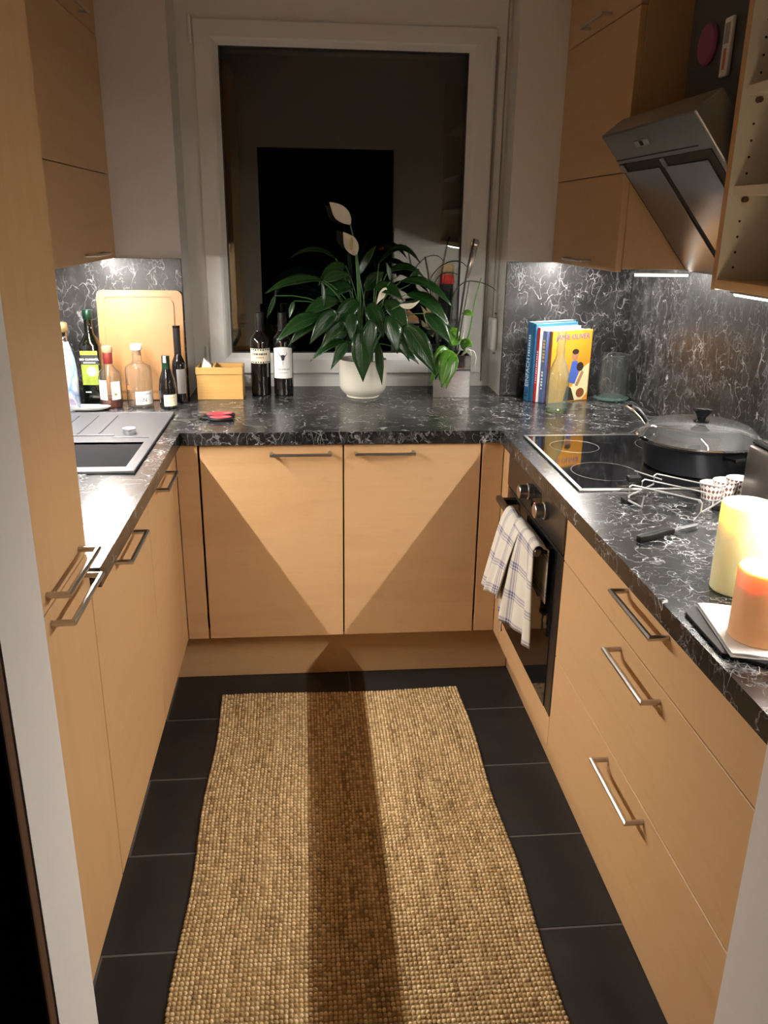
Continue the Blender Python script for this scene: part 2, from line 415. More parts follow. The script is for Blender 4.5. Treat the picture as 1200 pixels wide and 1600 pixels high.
def text_mesh(s, size, depth=0.0004, align='CENTER'):
    cu = bpy.data.curves.new('txt', 'FONT'); cu.body = s; cu.size = size; cu.align_x = align; cu.align_y = 'CENTER'; cu.extrude = depth; cu.resolution_u = 2
    ob = bpy.data.objects.new('txt', cu); COL.objects.link(ob)
    bpy.context.view_layer.update()
    me = bpy.data.meshes.new_from_object(ob); bpy.data.objects.remove(ob); bpy.data.curves.remove(cu)
    me.materials.clear(); return me
def text_flat(name, s, size, mat, origin, xdir, ydir, parent, depth=0.0004):
    me = text_mesh(s, size, depth); X = Vector(xdir).normalized(); Y = Vector(ydir).normalized(); Z = X.cross(Y)
    for v in me.vertices: v.co = Vector(origin) + X*v.co.x + Y*v.co.y + Z*v.co.z
    return link(name, me, mat, parent)
def text_wrap(name, s, size, mat, c, r, ang, z, parent):
    me = text_mesh(s, size, 0.0003)
    for v in me.vertices:
        a = ang + v.co.x/r; rr = r + v.co.z
        v.co = Vector((c[0]+rr*math.cos(a), c[1]+rr*math.sin(a), z+v.co.y))
    return link(name, me, mat, parent)
def wrap_patch(c, r, z0, z1, a0, a1, n=14, sx=1, arch=0.0):
    m = MB(); vs = []; fs = []
    for i in range(n+1):
        t = i/n; a = a0+(a1-a0)*t; x, y = c[0]+r*math.cos(a), c[1]+r*math.sin(a)
        top = z1 + arch*math.sin(PI*t)
        x2, y2 = c[0]+(r-.0015)*math.cos(a), c[1]+(r-.0015)*math.sin(a)
        vs += [(x, y, z0), (x, y, top), (x2, y2, z0), (x2, y2, top)]
    for i in range(n):
        k = 4*i
        fs += [(k, k+4, k+5, k+1), (k+2, k+3, k+7, k+6), (k+1, k+5, k+7, k+3), (k, k+2, k+6, k+4)]
    return m.add(vs, fs)

def wrap_strokes(c, r, ang, z, h, half, n, mat, par):
    """A line of small print too small to read: n short raised strokes across the label."""
    for i in range(n):
        a = ang - half + 2*half*i/n
        wrap_patch(c, r+.0004, z-h/2, z+h/2, a, a + 2*half/n*(.55 + .25*((i*7) % 3)/2), 2).build('print_stroke', mat, par)
# ------------------------------------------------------------------ room dimensions (metres)
XL, XR = -0.527, 0.522          # door planes of the left and right runs
YB = 0.555                      # face of the window wall
WL, WR = -1.112, 1.115          # side walls
T, B = 0.91, 0.87               # worktop top and underside
OV = 0.020                      # worktop overhang
ZB = 0.189                      # bottom of the fronts
YW0, YW1 = -1.69, -1.818        # entrance wall, kitchen face and hall face
CEIL = 2.50
NL, NR, NY, NTOP = -0.547, 0.623, 0.787, 2.36   # window recess
ZS = 1.404                      # splashback top = wall cabinet bottom
TH = 0.019

# ------------------------------------------------------------------ setting
fl = struct(box(WL-.1, WR+.1, -3.4, YB+.05, -0.05, -0.0012).build('floor', 'grout'))
tile_me = {}
def tile(x0, x1, y0, y1):
    g = 0.0026
    key = (round(x1-x0, 4), round(y1-y0, 4))
    if key not in tile_me:
        bm = bmesh.new(); bmesh.ops.create_cube(bm, size=1.0)
        for v in bm.verts: v.co = Vector((v.co.x*(key[0]-2*g), v.co.y*(key[1]-2*g), v.co.z*.008))
        bmesh.ops.bevel(bm, geom=[e for e in bm.edges if e.verts[0].co.z > 0 and e.verts[1].co.z > 0], offset=.0012, segments=1, affect='EDGES')
        me = bpy.data.meshes.new('tile'); bm.to_mesh(me); bm.free(); me.materials.append(M('slate_tile')); tile_me[key] = me
    o = bpy.data.objects.new('tile', tile_me[key]); COL.objects.link(o); o.parent = fl
    o.location = ((x0+x1)/2, (y0+y1)/2, -0.004 + random.uniform(-.0003, .0002))
for r in range(11):
    y1 = 0.11 - 0.3065*r; y0 = y1 - 0.3065
    off = 0.020 if r % 2 == 0 else 0.322
    for k in range(-2, 3):
        x0 = off + 0.603*(k-0) - 0.603; x1 = x0 + 0.603
        if x1 < -0.75 or x0 > 0.75: continue
        tile(x0, x1, y0, y1)
struct(box(WL-.1, WR+.1, -1.9, NY+.1, CEIL, CEIL+.05).build('ceiling', 'ceiling_paint'))
wb = MB()
wb.box(WL-.1, NL, YB, NY+.06, 0, CEIL).box(NR, WR+.1, YB, NY+.06, 0, CEIL).box(NL, NR, YB, NY+.06, NTOP, CEIL).box(NL, NR, YB, NY+.06, 0, T-.045)
struct(wb.build('wall_back', 'wall_paint'))
struct(box(WL-.1, WL, YW0, YB, 0, CEIL).build('wall_left', 'wall_paint'))
struct(box(WR, WR+.1, YW0, YB, 0, CEIL).build('wall_right', 'wall_paint'))
DX0, DX1, DTOP = -0.412, 0.483, 1.985
wf = MB()
wf.box(WL-.1, DX0, YW1, YW0, 0, CEIL).box(DX1, WR+.1, YW1, YW0, 0, CEIL).box(DX0, DX1, YW1, YW0, DTOP, CEIL)
struct(wf.build('wall_front', 'wall_paint'))
cs = MB(); cs.box(-.66, DX0-.001, YW1-.022, YW1-.001, 0, DTOP+.08)
struct(cs.build('trim_1', 'dark_wood', bevel=.003))
cs = MB(); cs.box(DX1+.001, .73, YW1-.022, YW1-.001, 0, DTOP+.08)
struct(cs.build('trim_2', 'dark_wood', bevel=.003))

# window
win = bpy.data.objects.new('window_1', None); COL.objects.link(win); win.location = (0.04, .76, T); struct(win)
SX0, SX1, SZ0, SZ1 = -.487, .585, .962, 2.192
GX0, GX1, GZ0, GZ1 = -.403, .490, 1.042, 2.112
def ring(x0, x1, z0, z1, ix0, ix1, iz0, iz1, y0, y1):
    m = MB()
    m.box(x0, ix0, y0, y1, z0, z1).box(ix1, x1, y0, y1, z0, z1).box(ix0, ix1, y0, y1, z0, iz0).box(ix0, ix1, y0, y1, iz1, z1)
    return m
ring(NL, NR, T-.03, NTOP, SX0+.012, SX1-.012, SZ0+.012, SZ1-.012, .752, NY+.03).build('fixed_frame', 'pvc', win)
def sash():
    # stepped casement profile, swept round the four sides
    prof = [(0, .752), (0, .742), (.005, .737), (.058, .737), (.066, .741), (.075, .752), (.080, .760), (.084, .764), (.084, .785), (0, .785)]
    m = MB(); n = len(prof)
    corners = [(SX0, SZ0, 1, 1), (SX1, SZ0, -1, 1), (SX1, SZ1, -1, -1), (SX0, SZ1, 1, -1)]
    wx = (GX0-SX0)/.084; wz = (GZ0-SZ0)/.084
    vs = []
    for (cx, cz, sx, sz) in corners:
        for d, y in prof:
            dx = d*((GX0-SX0) if sx > 0 else (SX1-GX1))/.084; dz = d*((GZ0-SZ0) if sz > 0 else (SZ1-GZ1))/.084
            vs.append((cx+sx*dx, y, cz+sz*dz))
    fs = []
    for k in range(4):
        k2 = (k+1) % 4
        for i in range(n):
            j = (i+1) % n
            fs.append((k*n+i, k2*n+i, k2*n+j, k*n+j))
    m.add(vs, fs); return m
sa = sash().build('sash', 'pvc', win)
ring(GX0-.004, GX1+.004, GZ0-.004, GZ1+.004, GX0+.004, GX1-.004, GZ0+.004, GZ1-.004, .763, .768).build('gasket', 'seal', sa)
for y in (.769, .785):
    box(GX0-.003, GX1+.003, y, y+.004, GZ0-.003, GZ1+.003).build('pane', 'pane_glass', sa)
hd = MB().lathe([(.001, .735), (.017, .733), (.017, .724), (.010, .721), (.009, .705), (.0, .705)], (.537, 0, 1.462), 20, axis='y').build('handle_rosette', 'steel', win, smooth=True)
MB().tube([(.537, .708, 1.470), (.534, .706, 1.445), (.522, .706, 1.385), (.508, .710, 1.335)], .010, 10, .007).build('handle_lever', 'steel', hd, smooth=True)
for (x, z) in ((SX0-.006, 2.115), (SX0-.006, .985)):
    MB().lathe([(0, z), (.007, z), (.007, z+.085), (0, z+.085)], (x-.004, .746, 0), 12).build('hinge', 'pvc', win, smooth=True)
box(SX1+.004, SX1+.012, .742, .752, T+.02, 2.165).build('gap_seal', 'strap_grey', win)
# blind strap winder on the recess side
sw = thing('blind_strap_winder', 'white blind strap box on the right side of the window recess', 'strap winder', (.611, .66, 1.06))
bx = MB().box(.597, NR-.001, .628, .700, 1.068, 1.192).build('housing', 'pvc', sw, bevel=.010, seg=3, smooth=True)
box(.606, .608, .655, .675, 1.19, NTOP).build('strap', 'strap_grey', sw)
for z in (1.206, 1.054):
    MB().lathe([(0, .613), (.004, .614), (.004, NR-.0005), (0, NR-.0005)], (0, .664, z), 10, axis='x').build('screw', 'strap_grey', sw)

# splashbacks
def splash(label, x0, x1, y0, y1, z1=ZS):
    return tag(box(x0, x1, y0, y1, T+.001, z1).build('splashback', 'marble_wall', bevel=.0012, seg=1), label, 'splashback')
splash('black marbled splashback panel behind the cutting board', WL+.012, NL-.001, YB-.011, YB-.001)
splash('black marbled splashback panel behind the cookbooks', NR+.001, WR-.012, YB-.011, YB-.001)
splash('black marbled splashback panel on the left wall beside the sink', WL+.001, WL+.011, -1.079, YB-.001)
splash('black marbled splashback panel on the right wall behind the hob', WR-.011, WR-.001, -1.688, YB-.001)

# worktop: one U-shaped slab with a cut-out for the sink
SKX0, SKX1, SKY0, SKY1 = -1.02, -.562, -.455, .255      # sink outline
def worktop():
    ex, ey = XL+OV, -OV
    hx0, hx1, hy0, hy1 = SKX0+.02, SKX1-.02, SKY0+.02, SKY1-.02
    xs = sorted({WL+.001, hx0, hx1, ex, NL+.001, XR-OV, NR-.001, WR-.001}); ys = sorted({-1.688, -1.081, hy0, ey, hy1, YB-.001, .752})
    def inside(x, y):
        if hx0 < x < hx1 and hy0 < y < hy1: return False
        if NL < x < NR and YB-.002 < y < .752: return True
        if not (WL < x < WR) or y > YB-.001: return False
        if y > ey: return True
        if x < ex: return y > -1.081
        return x > XR-OV
    idx = {}; bm = bmesh.new()
    def V(i, j, z):
        if (i, j, z) not in idx: idx[(i, j, z)] = bm.verts.new((xs[i], ys[j], z))
        return idx[(i, j, z)]
    cell = [[inside((xs[i]+xs[i+1])/2, (ys[j]+ys[j+1])/2) for j in range(len(ys)-1)] for i in range(len(xs)-1)]
    def c(i, j): return 0 <= i < len(xs)-1 and 0 <= j < len(ys)-1 and cell[i][j]
    for i in range(len(xs)-1):
        for j in range(len(ys)-1):
            if not c(i, j): continue
            bm.faces.new([V(i,j,T), V(i+1,j,T), V(i+1,j+1,T), V(i,j+1,T)])
            bm.faces.new([V(i,j+1,B), V(i+1,j+1,B), V(i+1,j,B), V(i,j,B)])
            if not c(i-1, j): bm.faces.new([V(i,j,B), V(i,j,T), V(i,j+1,T), V(i,j+1,B)])
            if not c(i+1, j): bm.faces.new([V(i+1,j+1,B), V(i+1,j+1,T), V(i+1,j,T), V(i+1,j,B)])
            if not c(i, j-1): bm.faces.new([V(i+1,j,B), V(i+1,j,T), V(i,j,T), V(i,j,B)])
            if not c(i, j+1): bm.faces.new([V(i,j+1,B), V(i,j+1,T), V(i+1,j+1,T), V(i+1,j+1,B)])
    es = [e for e in bm.edges if len(e.link_faces) == 2 and e.calc_face_angle(0) > 0.6 and abs(e.verts[0].co.z-e.verts[1].co.z) < .001]
    bmesh.ops.bevel(bm, geom=es, offset=.003, segments=3, affect='EDGES', profile=.5)
    me = bpy.data.meshes.new('worktop'); bm.to_mesh(me); bm.free()
    return link('worktop', me, 'marble_top')
tag(worktop(), 'black marbled U-shaped worktop running under the window and both side walls', 'worktop')

# ------------------------------------------------------------------ handles and base cabinets
def handle(parent, plane, pos, a0, a1, z, out=.035, r=.0055):
    """Bow handle bent from one bar. plane 'y' (front faces -y at y=pos, runs in x), 'xl' (faces +x), 'xr' (faces -x)."""
    def P(a, d, dz=0.0):
        return Vector({'y': (a, pos-d, z+dz), 'xl': (pos+d, a, z+dz), 'xr': (pos-d, a, z+dz)}[plane])
    A_ = Vector((1, 0, 0)) if plane == 'y' else Vector((0, 1, 0)); O_ = P(0, 1) - P(0, 0); Z_ = Vector((0, 0, 1))
    path = [(a0, 0.0006, (1, 0)), (a0, out, (1, -1)), (a1, out, (-1, -1)), (a1, 0.0006, (-1, 0))]
    sec = 8; vs = []; fs = []
    for k, (a, d, (ia, io)) in enumerate(path):
        c = P(a, d); inw = A_*ia + O_*io if k in (1, 2) else A_*ia     # direction to the inside of the bend
        if k in (1, 2): inw = inw*1.0
        for q in range(sec):
            t = 2*PI*(q+.5)/sec
            vs.append(c + inw*(r*math.cos(t)) + Z_*(r*math.sin(t)))
    for k in range(3):
        for q in range(sec):
            q2 = (q+1) % sec; fs.append((k*sec+q, k*sec+q2, (k+1)*sec+q2, (k+1)*sec+q))
    fs += [tuple(range(sec)), tuple(range(3*sec, 4*sec))]
    return MB().add(vs, fs).build('handle', 'steel', parent, smooth=True)
BV = dict(bevel=.0012, seg=1)
# cabinet under the window
c = thing('base_cabinet', 'double-door maple base cabinet under the window', 'cabinet', (0, .28, 0))
box(-.455, .448, .021, .54, ZB, B-.001).build('carcass', 'dark_gap', c)
d = box(-.4525, -.0024, 0, TH, ZB, B-.006).build('door', 'maple_x', c, **BV); handle(d, 'y', 0, -.227, -.043, .839)
d = box(.0024, .4455, 0, TH, ZB, B-.006).build('door', 'maple_x', c, **BV); handle(d, 'y', 0, .040, .224, .839)
box(XL+.001, -.4595, 0, TH, ZB, B-.001).build('filler_panel', 'maple_x', c, **BV)
box(.4520, XR-.001, 0, TH, ZB, B-.001).build('filler_panel', 'maple_x', c, **BV)
PL = .075
tag(box(XL-PL+.002, XR+PL-.002, PL, PL+.016, 0.0005, ZB-.001).build('plinth', 'maple_x', **BV), 'maple plinth board below the double-door cabinet under the window', 'plinth')
tag(box(XL-PL-.016, XL-PL, -1.688, PL-.001, 0.0005, ZB-.001).build('plinth', 'maple_y', **BV), 'maple plinth board along the bottom of the left cabinet run', 'plinth')
tag(box(XR+PL, XR+PL+.016, -1.688, PL-.001, 0.0005, ZB-.001).build('plinth', 'maple_y', **BV), 'maple plinth board along the bottom of the right cabinet run', 'plinth')
# left run
def left_unit(label, y0, y1, hy=None, filler=None, cat='cabinet', name='base_cabinet'):
    c = thing(name, label, cat, (-.8, (y0+y1)/2, 0))
    m = MB()
    m.box(WL+.015, XL-TH-.002, y0+.001, y0+.017, ZB, B-.002).box(WL+.015, XL-TH-.002, y1-.017, y1-.001, ZB, B-.002).box(WL+.015, XL-TH-.002, y0+.017, y1-.017, ZB, ZB+.017).box(WL+.015, WL+.03, y0+.017, y1-.017, ZB+.017, B-.002)
    m.build('carcass', 'carcass', c)
    d = box(XL-TH, XL, y0+.0015, y1-.0015, ZB, B-.006).build('door', 'maple_y', c, **BV)
    handle(d, 'xl', XL, hy[0], hy[1], .838)
    if filler: box(XL-TH, XL, filler[0], filler[1], ZB, B-.001).build('filler_panel', 'maple_y', c, **BV)
left_unit('narrow single-door maple base cabinet below the sink on the left', -.490, -.090, (-.372, -.205), (-.088, -.001))
left_unit('wide maple-fronted dishwasher door between the sink cabinet and the tall cabinet', -1.080, -.491, (-.880, -.695), None)
# tall cabinet
tc = thing('tall_cabinet', 'tall maple cabinet at the near left beside the doorway', 'cabinet', (-.8, -1.385, 0))
box(WL+.002, XL-TH-.002, -1.688, -1.083, ZB, 2.37).build('carcass', 'maple_z', tc)
d = box(XL-TH, XL, -1.687, -1.0835, ZB, .9405).build('door', 'maple_z', tc, **BV); handle(d, 'xl', XL, -1.325, -1.130, .917)
d = box(XL-TH, XL, -1.687, -1.0835, .9435, 2.37).build('door', 'maple_z', tc, **BV); handle(d, 'xl', XL, -1.330, -1.134, .969)
# oven housing and oven
OY0, OY1 = -.690, -.088
oc = thing('oven_housing', 'maple oven housing with a strip below the built-in oven', 'cabinet', (.8, -.39, 0))
m = MB(); m.box(XR+TH+.003, WR-.015, OY0+.001, OY0+.017, ZB, B-.002).box(XR+TH+.003, WR-.015, OY1-.017, OY1-.001, ZB, B-.002).box(XR+TH+.003, WR-.015, OY0+.017, OY1-.017, ZB, ZB+.07)
m.build('carcass', 'carcass', oc)
box(XR, XR+TH, OY0+.001, OY1, ZB, .280).build('bottom_panel', 'maple_y', oc, **BV)
box(XR, XR+TH, OY1+.002, -.001, ZB, B-.001).build('filler_panel', 'maple_y', oc, **BV)
ov = thing('built_in_oven', 'dark built-in oven with a glass door, two knobs and a towel on its handle', 'oven', (.8, -.39, .285))
box(XR+.024, 1.07, OY0+.022, OY1-.022, .290, B-.006).build('body', 'black_plastic', ov)
cp = box(XR-.004, XR+.022, OY0+.003, OY1-.002, .752, B-.003).build('control_panel', 'oven_steel', ov, **BV)
box(XR-.0055, XR-.0035, -.470, -.375, .778, .842).build('display', 'black_gloss', cp)
for dy, dz in ((0, 0), (-.010, .002), (-.020, -.002)): box(XR-.0062, XR-.0056, -.412+dy-.003, -.412+dy+.003, .786+dz, .798+dz).build('display_digit', 'display_red', cp)
for y in (-.352, -.522):
    k = MB().lathe([(0, XR-.038), (.018, XR-.038), (.020, XR-.036), (.020, XR-.014), (.024, XR-.012), (.024, XR-.0045), (0, XR-.0045)], (0, y, .812), 24, axis='x').build('knob', 'steel', cp, smooth=True)
od = box(XR-.002, XR+.020, OY0+.003, OY1-.002, .283, .745).build('door', 'oven_steel', ov, **BV)
box(XR-.0045, XR-.0022, OY0+.050, OY1-.045, .285, .742).build('door_glass', 'black_gloss', od, bevel=.001, seg=1)
hb = MB().box(XR-.058, XR-.040, -.630, -.165, .722, .742)
hb = hb.build('handle', 'oven_steel', od, bevel=.006, seg=3, smooth=True)
for y in (-.200, -.600): box(XR-.041, XR-.0046, y-.012, y+.012, .724, .740).build('handle_bracket', 'black_plastic', od)
# drawers
dc = thing('drawer_cabinet', 'wide three-drawer maple cabinet at the near right', 'cabinet', (.8, -1.2, 0))
DY0, DY1 = -1.6885, -.692
box(XR+TH+.003, WR-.015, DY0+.001, DY1-.002, ZB, B-.002).build('carcass', 'carcass', dc)
for z0, z1, hz in ((ZB, .4685, .443), (.4715, .7375, .711), (.7405, B-.004, .842)):
    d = box(XR, XR+TH, DY0, DY1, z0, z1).build('drawer_front', 'maple_y', dc, **BV); handle(d, 'xr', XR, -1.300, -1.100, hz)

# ------------------------------------------------------------------ wall cabinets
def wall_cab(label, side, y0, y1, hc=None):
    xf = -.773 if side < 0 else .793; xw = WL+.002 if side < 0 else WR-.002
    c = thing('wall_cabinet', label, 'wall cabinet', ((xf+xw)/2, (y0+y1)/2, ZS))
    s = 1 if side < 0 else -1
    box(xw, xf-s*(TH+.001), y0, y1, ZS+.008, 2.37).build('carcass', 'maple_z', c, **BV)
    yc = (y0+y1)/2 if hc is None else hc
    for z0, z1 in ((ZS, 1.6735), (1.6765, 2.0905), (2.0935, 2.37)):
        d = box(xf-s*TH, xf, y0+.001, y1-.001, z0, z1).build('door', 'maple_y', c, **BV)
        if (z0 < 1.5 or z0 > 2.05): handle(d, 'xl' if side < 0 else 'xr', xf, yc-.10, yc+.10, z0+.022, out=.03, r=.0045)
    return c
wall_cab('maple wall cabinet over the cutting board on the left', -1, -.345, YB-.002, .235)
wall_cab('maple wall cabinet over the sink next to the tall cabinet', -1, -1.080, -.347)
wall_cab('maple wall cabinet over the cookbooks beside the extractor hood', 1, -.105, YB-.002)

# under-cabinet lights
def led(label, x, y0, y1, z0, z1, grp='LED strips under the wall cabinets'):
    t = thing('under_cabinet_light', label, 'strip light', (x, (y0+y1)/2, z1), grp)
    box(x-.012, x+.012, y0, y1, z1-.003, z1).build('housing', 'steel', t)
    box(x-.0050, x+.0050, y0+.005, y1-.005, z0+.0012, z1-.0032).build('diffuser', 'led_end', t)
    box(x-.0028, x+.0028, y0+.006, y1-.006, z0, z0+.0010).build('led_array', 'led', t)
led('white LED strip under the left wall cabinets over sink and cutting board', -.822, -1.04, .47, 1.4035, ZS+.0078)
led('white LED strip under the wall cabinet over the cookbooks', .830, .10, .47, 1.4035, ZS+.0078)
led('white LED strip under the open shelf unit over the candles', .838, -1.62, -.745, 1.3895, 1.398)
t = thing('under_cabinet_light', 'short bright light bar under the cabinet side next to the extractor hood', 'strip light', (.93, -.112, 1.40))
box(.850, 1.015, -.118, -.107, 1.4005, 1.4035).build('housing', 'steel', t)
box(.853, 1.012, -.118, -.107, 1.393, 1.4003).build('diffuser', 'led_end', t)

# ------------------------------------------------------------------ extractor hood
hd = thing('extractor_hood', 'slanted stainless extractor hood with two filter panels over the hob', 'extractor hood', (.95, -.40, ZS))
HY0, HY1 = -.700, -.112
A = Vector((.713, 1.765)); Bv = Vector((1.006, 1.408)); dn = (Bv-A).normalized(); nrm = Vector((-dn.y, dn.x))   # nrm points up and towards the wall
if nrm.x < 0: nrm = -nrm
C1 = A + nrm*.075
prof = [tuple(A), tuple(Bv), (1.098, 1.402), (1.098, 1.60), tuple(C1 + dn*.30), tuple(C1)]
MB().prism(prof, HY0, HY1, 'y').build('body', 'hood_steel', hd, bevel=.004, seg=2)
def slab(s0, s1, y0, y1, h0, h1, name, mat, parent, bev=.001):
    a = A + dn*s0; b = A + dn*s1
    p = [tuple(a - nrm*h0), tuple(b - nrm*h0), tuple(b - nrm*h1), tuple(a - nrm*h1)]
    return MB().prism(p, y0, y1, 'y').build(name, mat, parent, bevel=bev, seg=1)
LEN = (Bv-A).length
slab(.078, .0815, HY0+.07, HY1-.003, .0002, .0006, 'seam', 'black_plastic', hd, 0)
rec = slab(.092, LEN-.012, HY0+.020, HY1-.010, .0003, .0012, 'filter_recess', 'dark_gap', hd, 0)
slab(.116, LEN-.012, -.372, HY1-.024, .0014, .0045, 'filter_panel', 'hood_steel', hd)
slab(.116, LEN-.012, HY0+.058, -.404, .0014, .0045, 'filter_panel', 'hood_steel', hd)
slab(.092, .116, -.430, -.404, .0014, .0062, 'filter_bridge', 'hood_steel', hd)
slab(.092, .116, HY1-.046, HY1-.010, .0014, .0062, 'filter_bridge', 'hood_steel', hd)
slab(.035, .052, -.395, -.305, .0002, .0018, 'switch_plate', 'steel', hd)
slab(.037, .050, -.358, -.342, .0018, .0040, 'switch', 'black_plastic', hd)
box(.88, WR-.003, -.575, -.245, 1.62, 2.48).build('chimney', 'hood_dark', hd, bevel=.003)
mg = MB().lathe([(0, .8795), (.045, .8795), (.047, .874), (.043, .868), (0, .866)], (0, -.365, 1.952), 28, axis='x').build('pink_magnet', 'pink', smooth=True)
tag(mg, 'round pink magnet stuck to the hood chimney', 'magnet')
th = thing('thermometer', 'slim white thermometer stuck to the hood chimney', 'thermometer', (.875, -.47, 1.93))
mm = MB().box(.870, .8795, -.492, -.452, 1.865, 1.990); mm.build('case', 'paper_white', th, bevel=.003)
box(.8690, .8699, -.484, -.460, 1.935, 1.978).build('scale_window', 'strap_grey', th); box(.8690, .8699, -.478, -.466, 1.880, 1.925).build('print', 'ink_orange', th)

# ------------------------------------------------------------------ open shelf unit
su = thing('open_shelf_unit', 'open maple-edged shelf unit with pin holes on the right wall', 'shelf unit', (.95, -1.2, ZS))
SY0, SY1 = -1.688, -.722; SXF = .793
box(SXF, WR-.002, SY1-.019, SY1, ZS-.003, 2.37).build('side_panel', 'carcass', su)
box(SXF, WR-.002, SY0, SY0+.019, ZS-.003, 2.37).build('side_panel', 'carcass', su)
for y in (SY1, SY0+.019): box(SXF-.0015, SXF-.0002, y-.019, y, ZS-.003, 2.37).build('edge_band', 'maple_z', su)
box(WR-.010, WR-.002, SY0+.0195, SY1-.0195, ZS+.02, 2.37).build('back_panel', 'carcass', su)
box(SXF, WR-.0105, SY0+.0195, SY1-.0195, ZS, ZS+.019).build('bottom_panel', 'maple_y', su)
for z in (1.596, 1.789, 2.06):
    s_ = box(SXF+.012, WR-.0105, SY0+.0195, SY1-.0195, z, z+.019).build('shelf', 'carcass', su)
    box(SXF+.0105, SXF+.0118, SY0+.0195, SY1-.0195, z, z+.019).build('edge_band', 'carcass', s_)
    MB().lathe([(0, SY1-.0192), (.006, SY1-.0195), (.006, SY1-.031), (0, SY1-.031)], (SXF+.036, 0, z-.007), 12, axis='y').build('shelf_pin', 'dark_wood', s_)
ph = None
for z in [1.449 + .032*i for i in range(18)]:
    if any(abs(z-q) < .016 for q in (1.596-.004, 1.789-.004)): continue
    MB().lathe([(0, SY1-.0189), (.0026, SY1-.0189), (.0026, SY1-.0196), (0, SY1-.0196)], (SXF+.034, 0, z), 10, axis='y').build('pin_hole', 'dark_gap', su)
def plate(label, x, y, z, r, h, grp):
    m = MB().lathe([(0, 0), (r*.55, 0), (r*.60, .003), (r*.98, h), (r, h+.002), (r*.97, h+.004), (r*.58, .007), (0, .006)], (x, y, z), 32)
    tag(m.build('plate', 'white_ceramic', smooth=True), label, 'plate', grp)
for i, nm in enumerate(('lowest', 'second lowest', 'third lowest', 'topmost')):
    plate('white plate, %s in the stack on the bottom shelf of the open unit' % nm, .957, -.90, ZS+.0193 + .0115*i, .118, .016, 'plates on the bottom shelf')
bw = MB().lathe([(0, 0), (.04, 0), (.045, .004), (.105, .045), (.108, .047), (.103, .049), (.042, .010), (0, .009)], (.948, -.875, 1.6153), 32).build('bowl', 'white_ceramic', smooth=True)
tag(bw, 'white bowl under two plates on the middle shelf of the open unit', 'bowl')
for i, nm in enumerate(('lower', 'upper')):
    plate('white plate, %s of two resting on the bowl on the middle shelf' % nm, .948, -.875, 1.6645 + .012*i, .112-.008*i, .012, 'plates on the bowl')
bp = thing('black_pot', 'small black pot with a side handle on the upper open shelf', 'pot', (.935, -.87, 1.8083))
MB().lathe([(0, 0), (.045, 0), (.068, .018), (.078, .055), (.068, .095), (.048, .112), (.03, .118), (0, .120)], (.945, -.87, 1.8085), 28).build('pot_body', 'enamel_black', bp, smooth=True)
MB().tube([(.915, -.84, 1.905), (.885, -.815, 1.95), (.850, -.80, 1.972), (.835, -.795, 2.00)], .009, 8).build('handle', 'black_plastic', bp, smooth=True)
MB().tube([(.875, -.84, 1.83), (.855, -.83, 1.815), (.84, -.82, 1.812)], .006, 8).build('spout', 'black_plastic', bp, smooth=True)

# ------------------------------------------------------------------ sink
sk = thing('sink', 'dark grey composite sink with ribbed drainer set into the left worktop', 'sink', (-.79, -.10, T))
BX0, BX1, BY0, BY1 = -.965, -.590, -.412, -.150
ZT = T + .007
m = MB()
m.box(SKX0, BX0, SKY0, SKY1, T+.0005, ZT).box(BX1, SKX1, SKY0, SKY1, T+.0005, ZT).box(BX0, BX1, SKY0, BY0, T+.0005, ZT).box(BX0, BX1, BY1, SKY1, T+.0005, ZT)
m.build('rim', 'sink_composite', sk)
# bevelled outer lip
lip = MB()
for (x0, x1, y0, y1) in ((SKX0-.002, SKX1+.002, SKY0-.002, SKY0+.008), (SKX0-.002, SKX1+.002, SKY1-.008, SKY1+.002), (SKX0-.002, SKX0+.008, SKY0, SKY1), (SKX1-.008, SKX1+.002, SKY0, SKY1)):
    lip.box(x0, x1, y0, y1, T+.0004, ZT+.0015)
lip.build('lip', 'sink_composite', sk, bevel=.002)
m = MB(); w_ = .006; zb = T-.18
m.box(BX0-w_, BX0, BY0-w_, BY1+w_, zb, ZT-.001).box(BX1, BX1+w_, BY0-w_, BY1+w_, zb, ZT-.001).box(BX0, BX1, BY0-w_, BY0, zb, ZT-.001).box(BX0, BX1, BY1, BY1+w_, zb, ZT-.001).box(BX0-w_, BX1+w_, BY0-w_, BY1+w_, zb-w_, zb)
m.build('basin', 'sink_composite', sk)
MB().lathe([(0, 0), (.04, 0), (.042, .003), (0, .003)], (-.78, -.28, zb+.0005), 24).build('drain', 'steel', sk, smooth=True)
box(-.99, -.690, -.075, -.068, ZT-.001, ZT+.004).build('drainer_ridge', 'sink_composite', sk, bevel=.0015, seg=1)
box(-.690, -.585, -.100, -.094, ZT-.001, ZT+.003).build('drainer_ridge', 'sink_composite', sk, bevel=.0012, seg=1)
for i in range(5):
    x = -.99 + .062*i
    MB().tube([(x, -.045, ZT), (x+.004, .20, ZT)], .0032, 6).build('drainer_rib', 'sink_composite', sk, smooth=True)
tg = thing('tealight', 'small round metal tealight on the sink drainer', 'tealight', (-.652, -.045, ZT))
MB().lathe([(0, 0), (.0195, 0), (.0200, .002), (.0200, .017), (.0190, .017), (.0190, .012), (0, .012)], (-.652, -.045, ZT+.0002), 28).build('cup', 'chrome', tg, smooth=True)
MB().lathe([(0, .0122), (.0188, .0122), (.0188, .0165), (0, .0165)], (-.652, -.045, ZT+.0002), 24).build('wax', 'paper_white', tg, smooth=True)

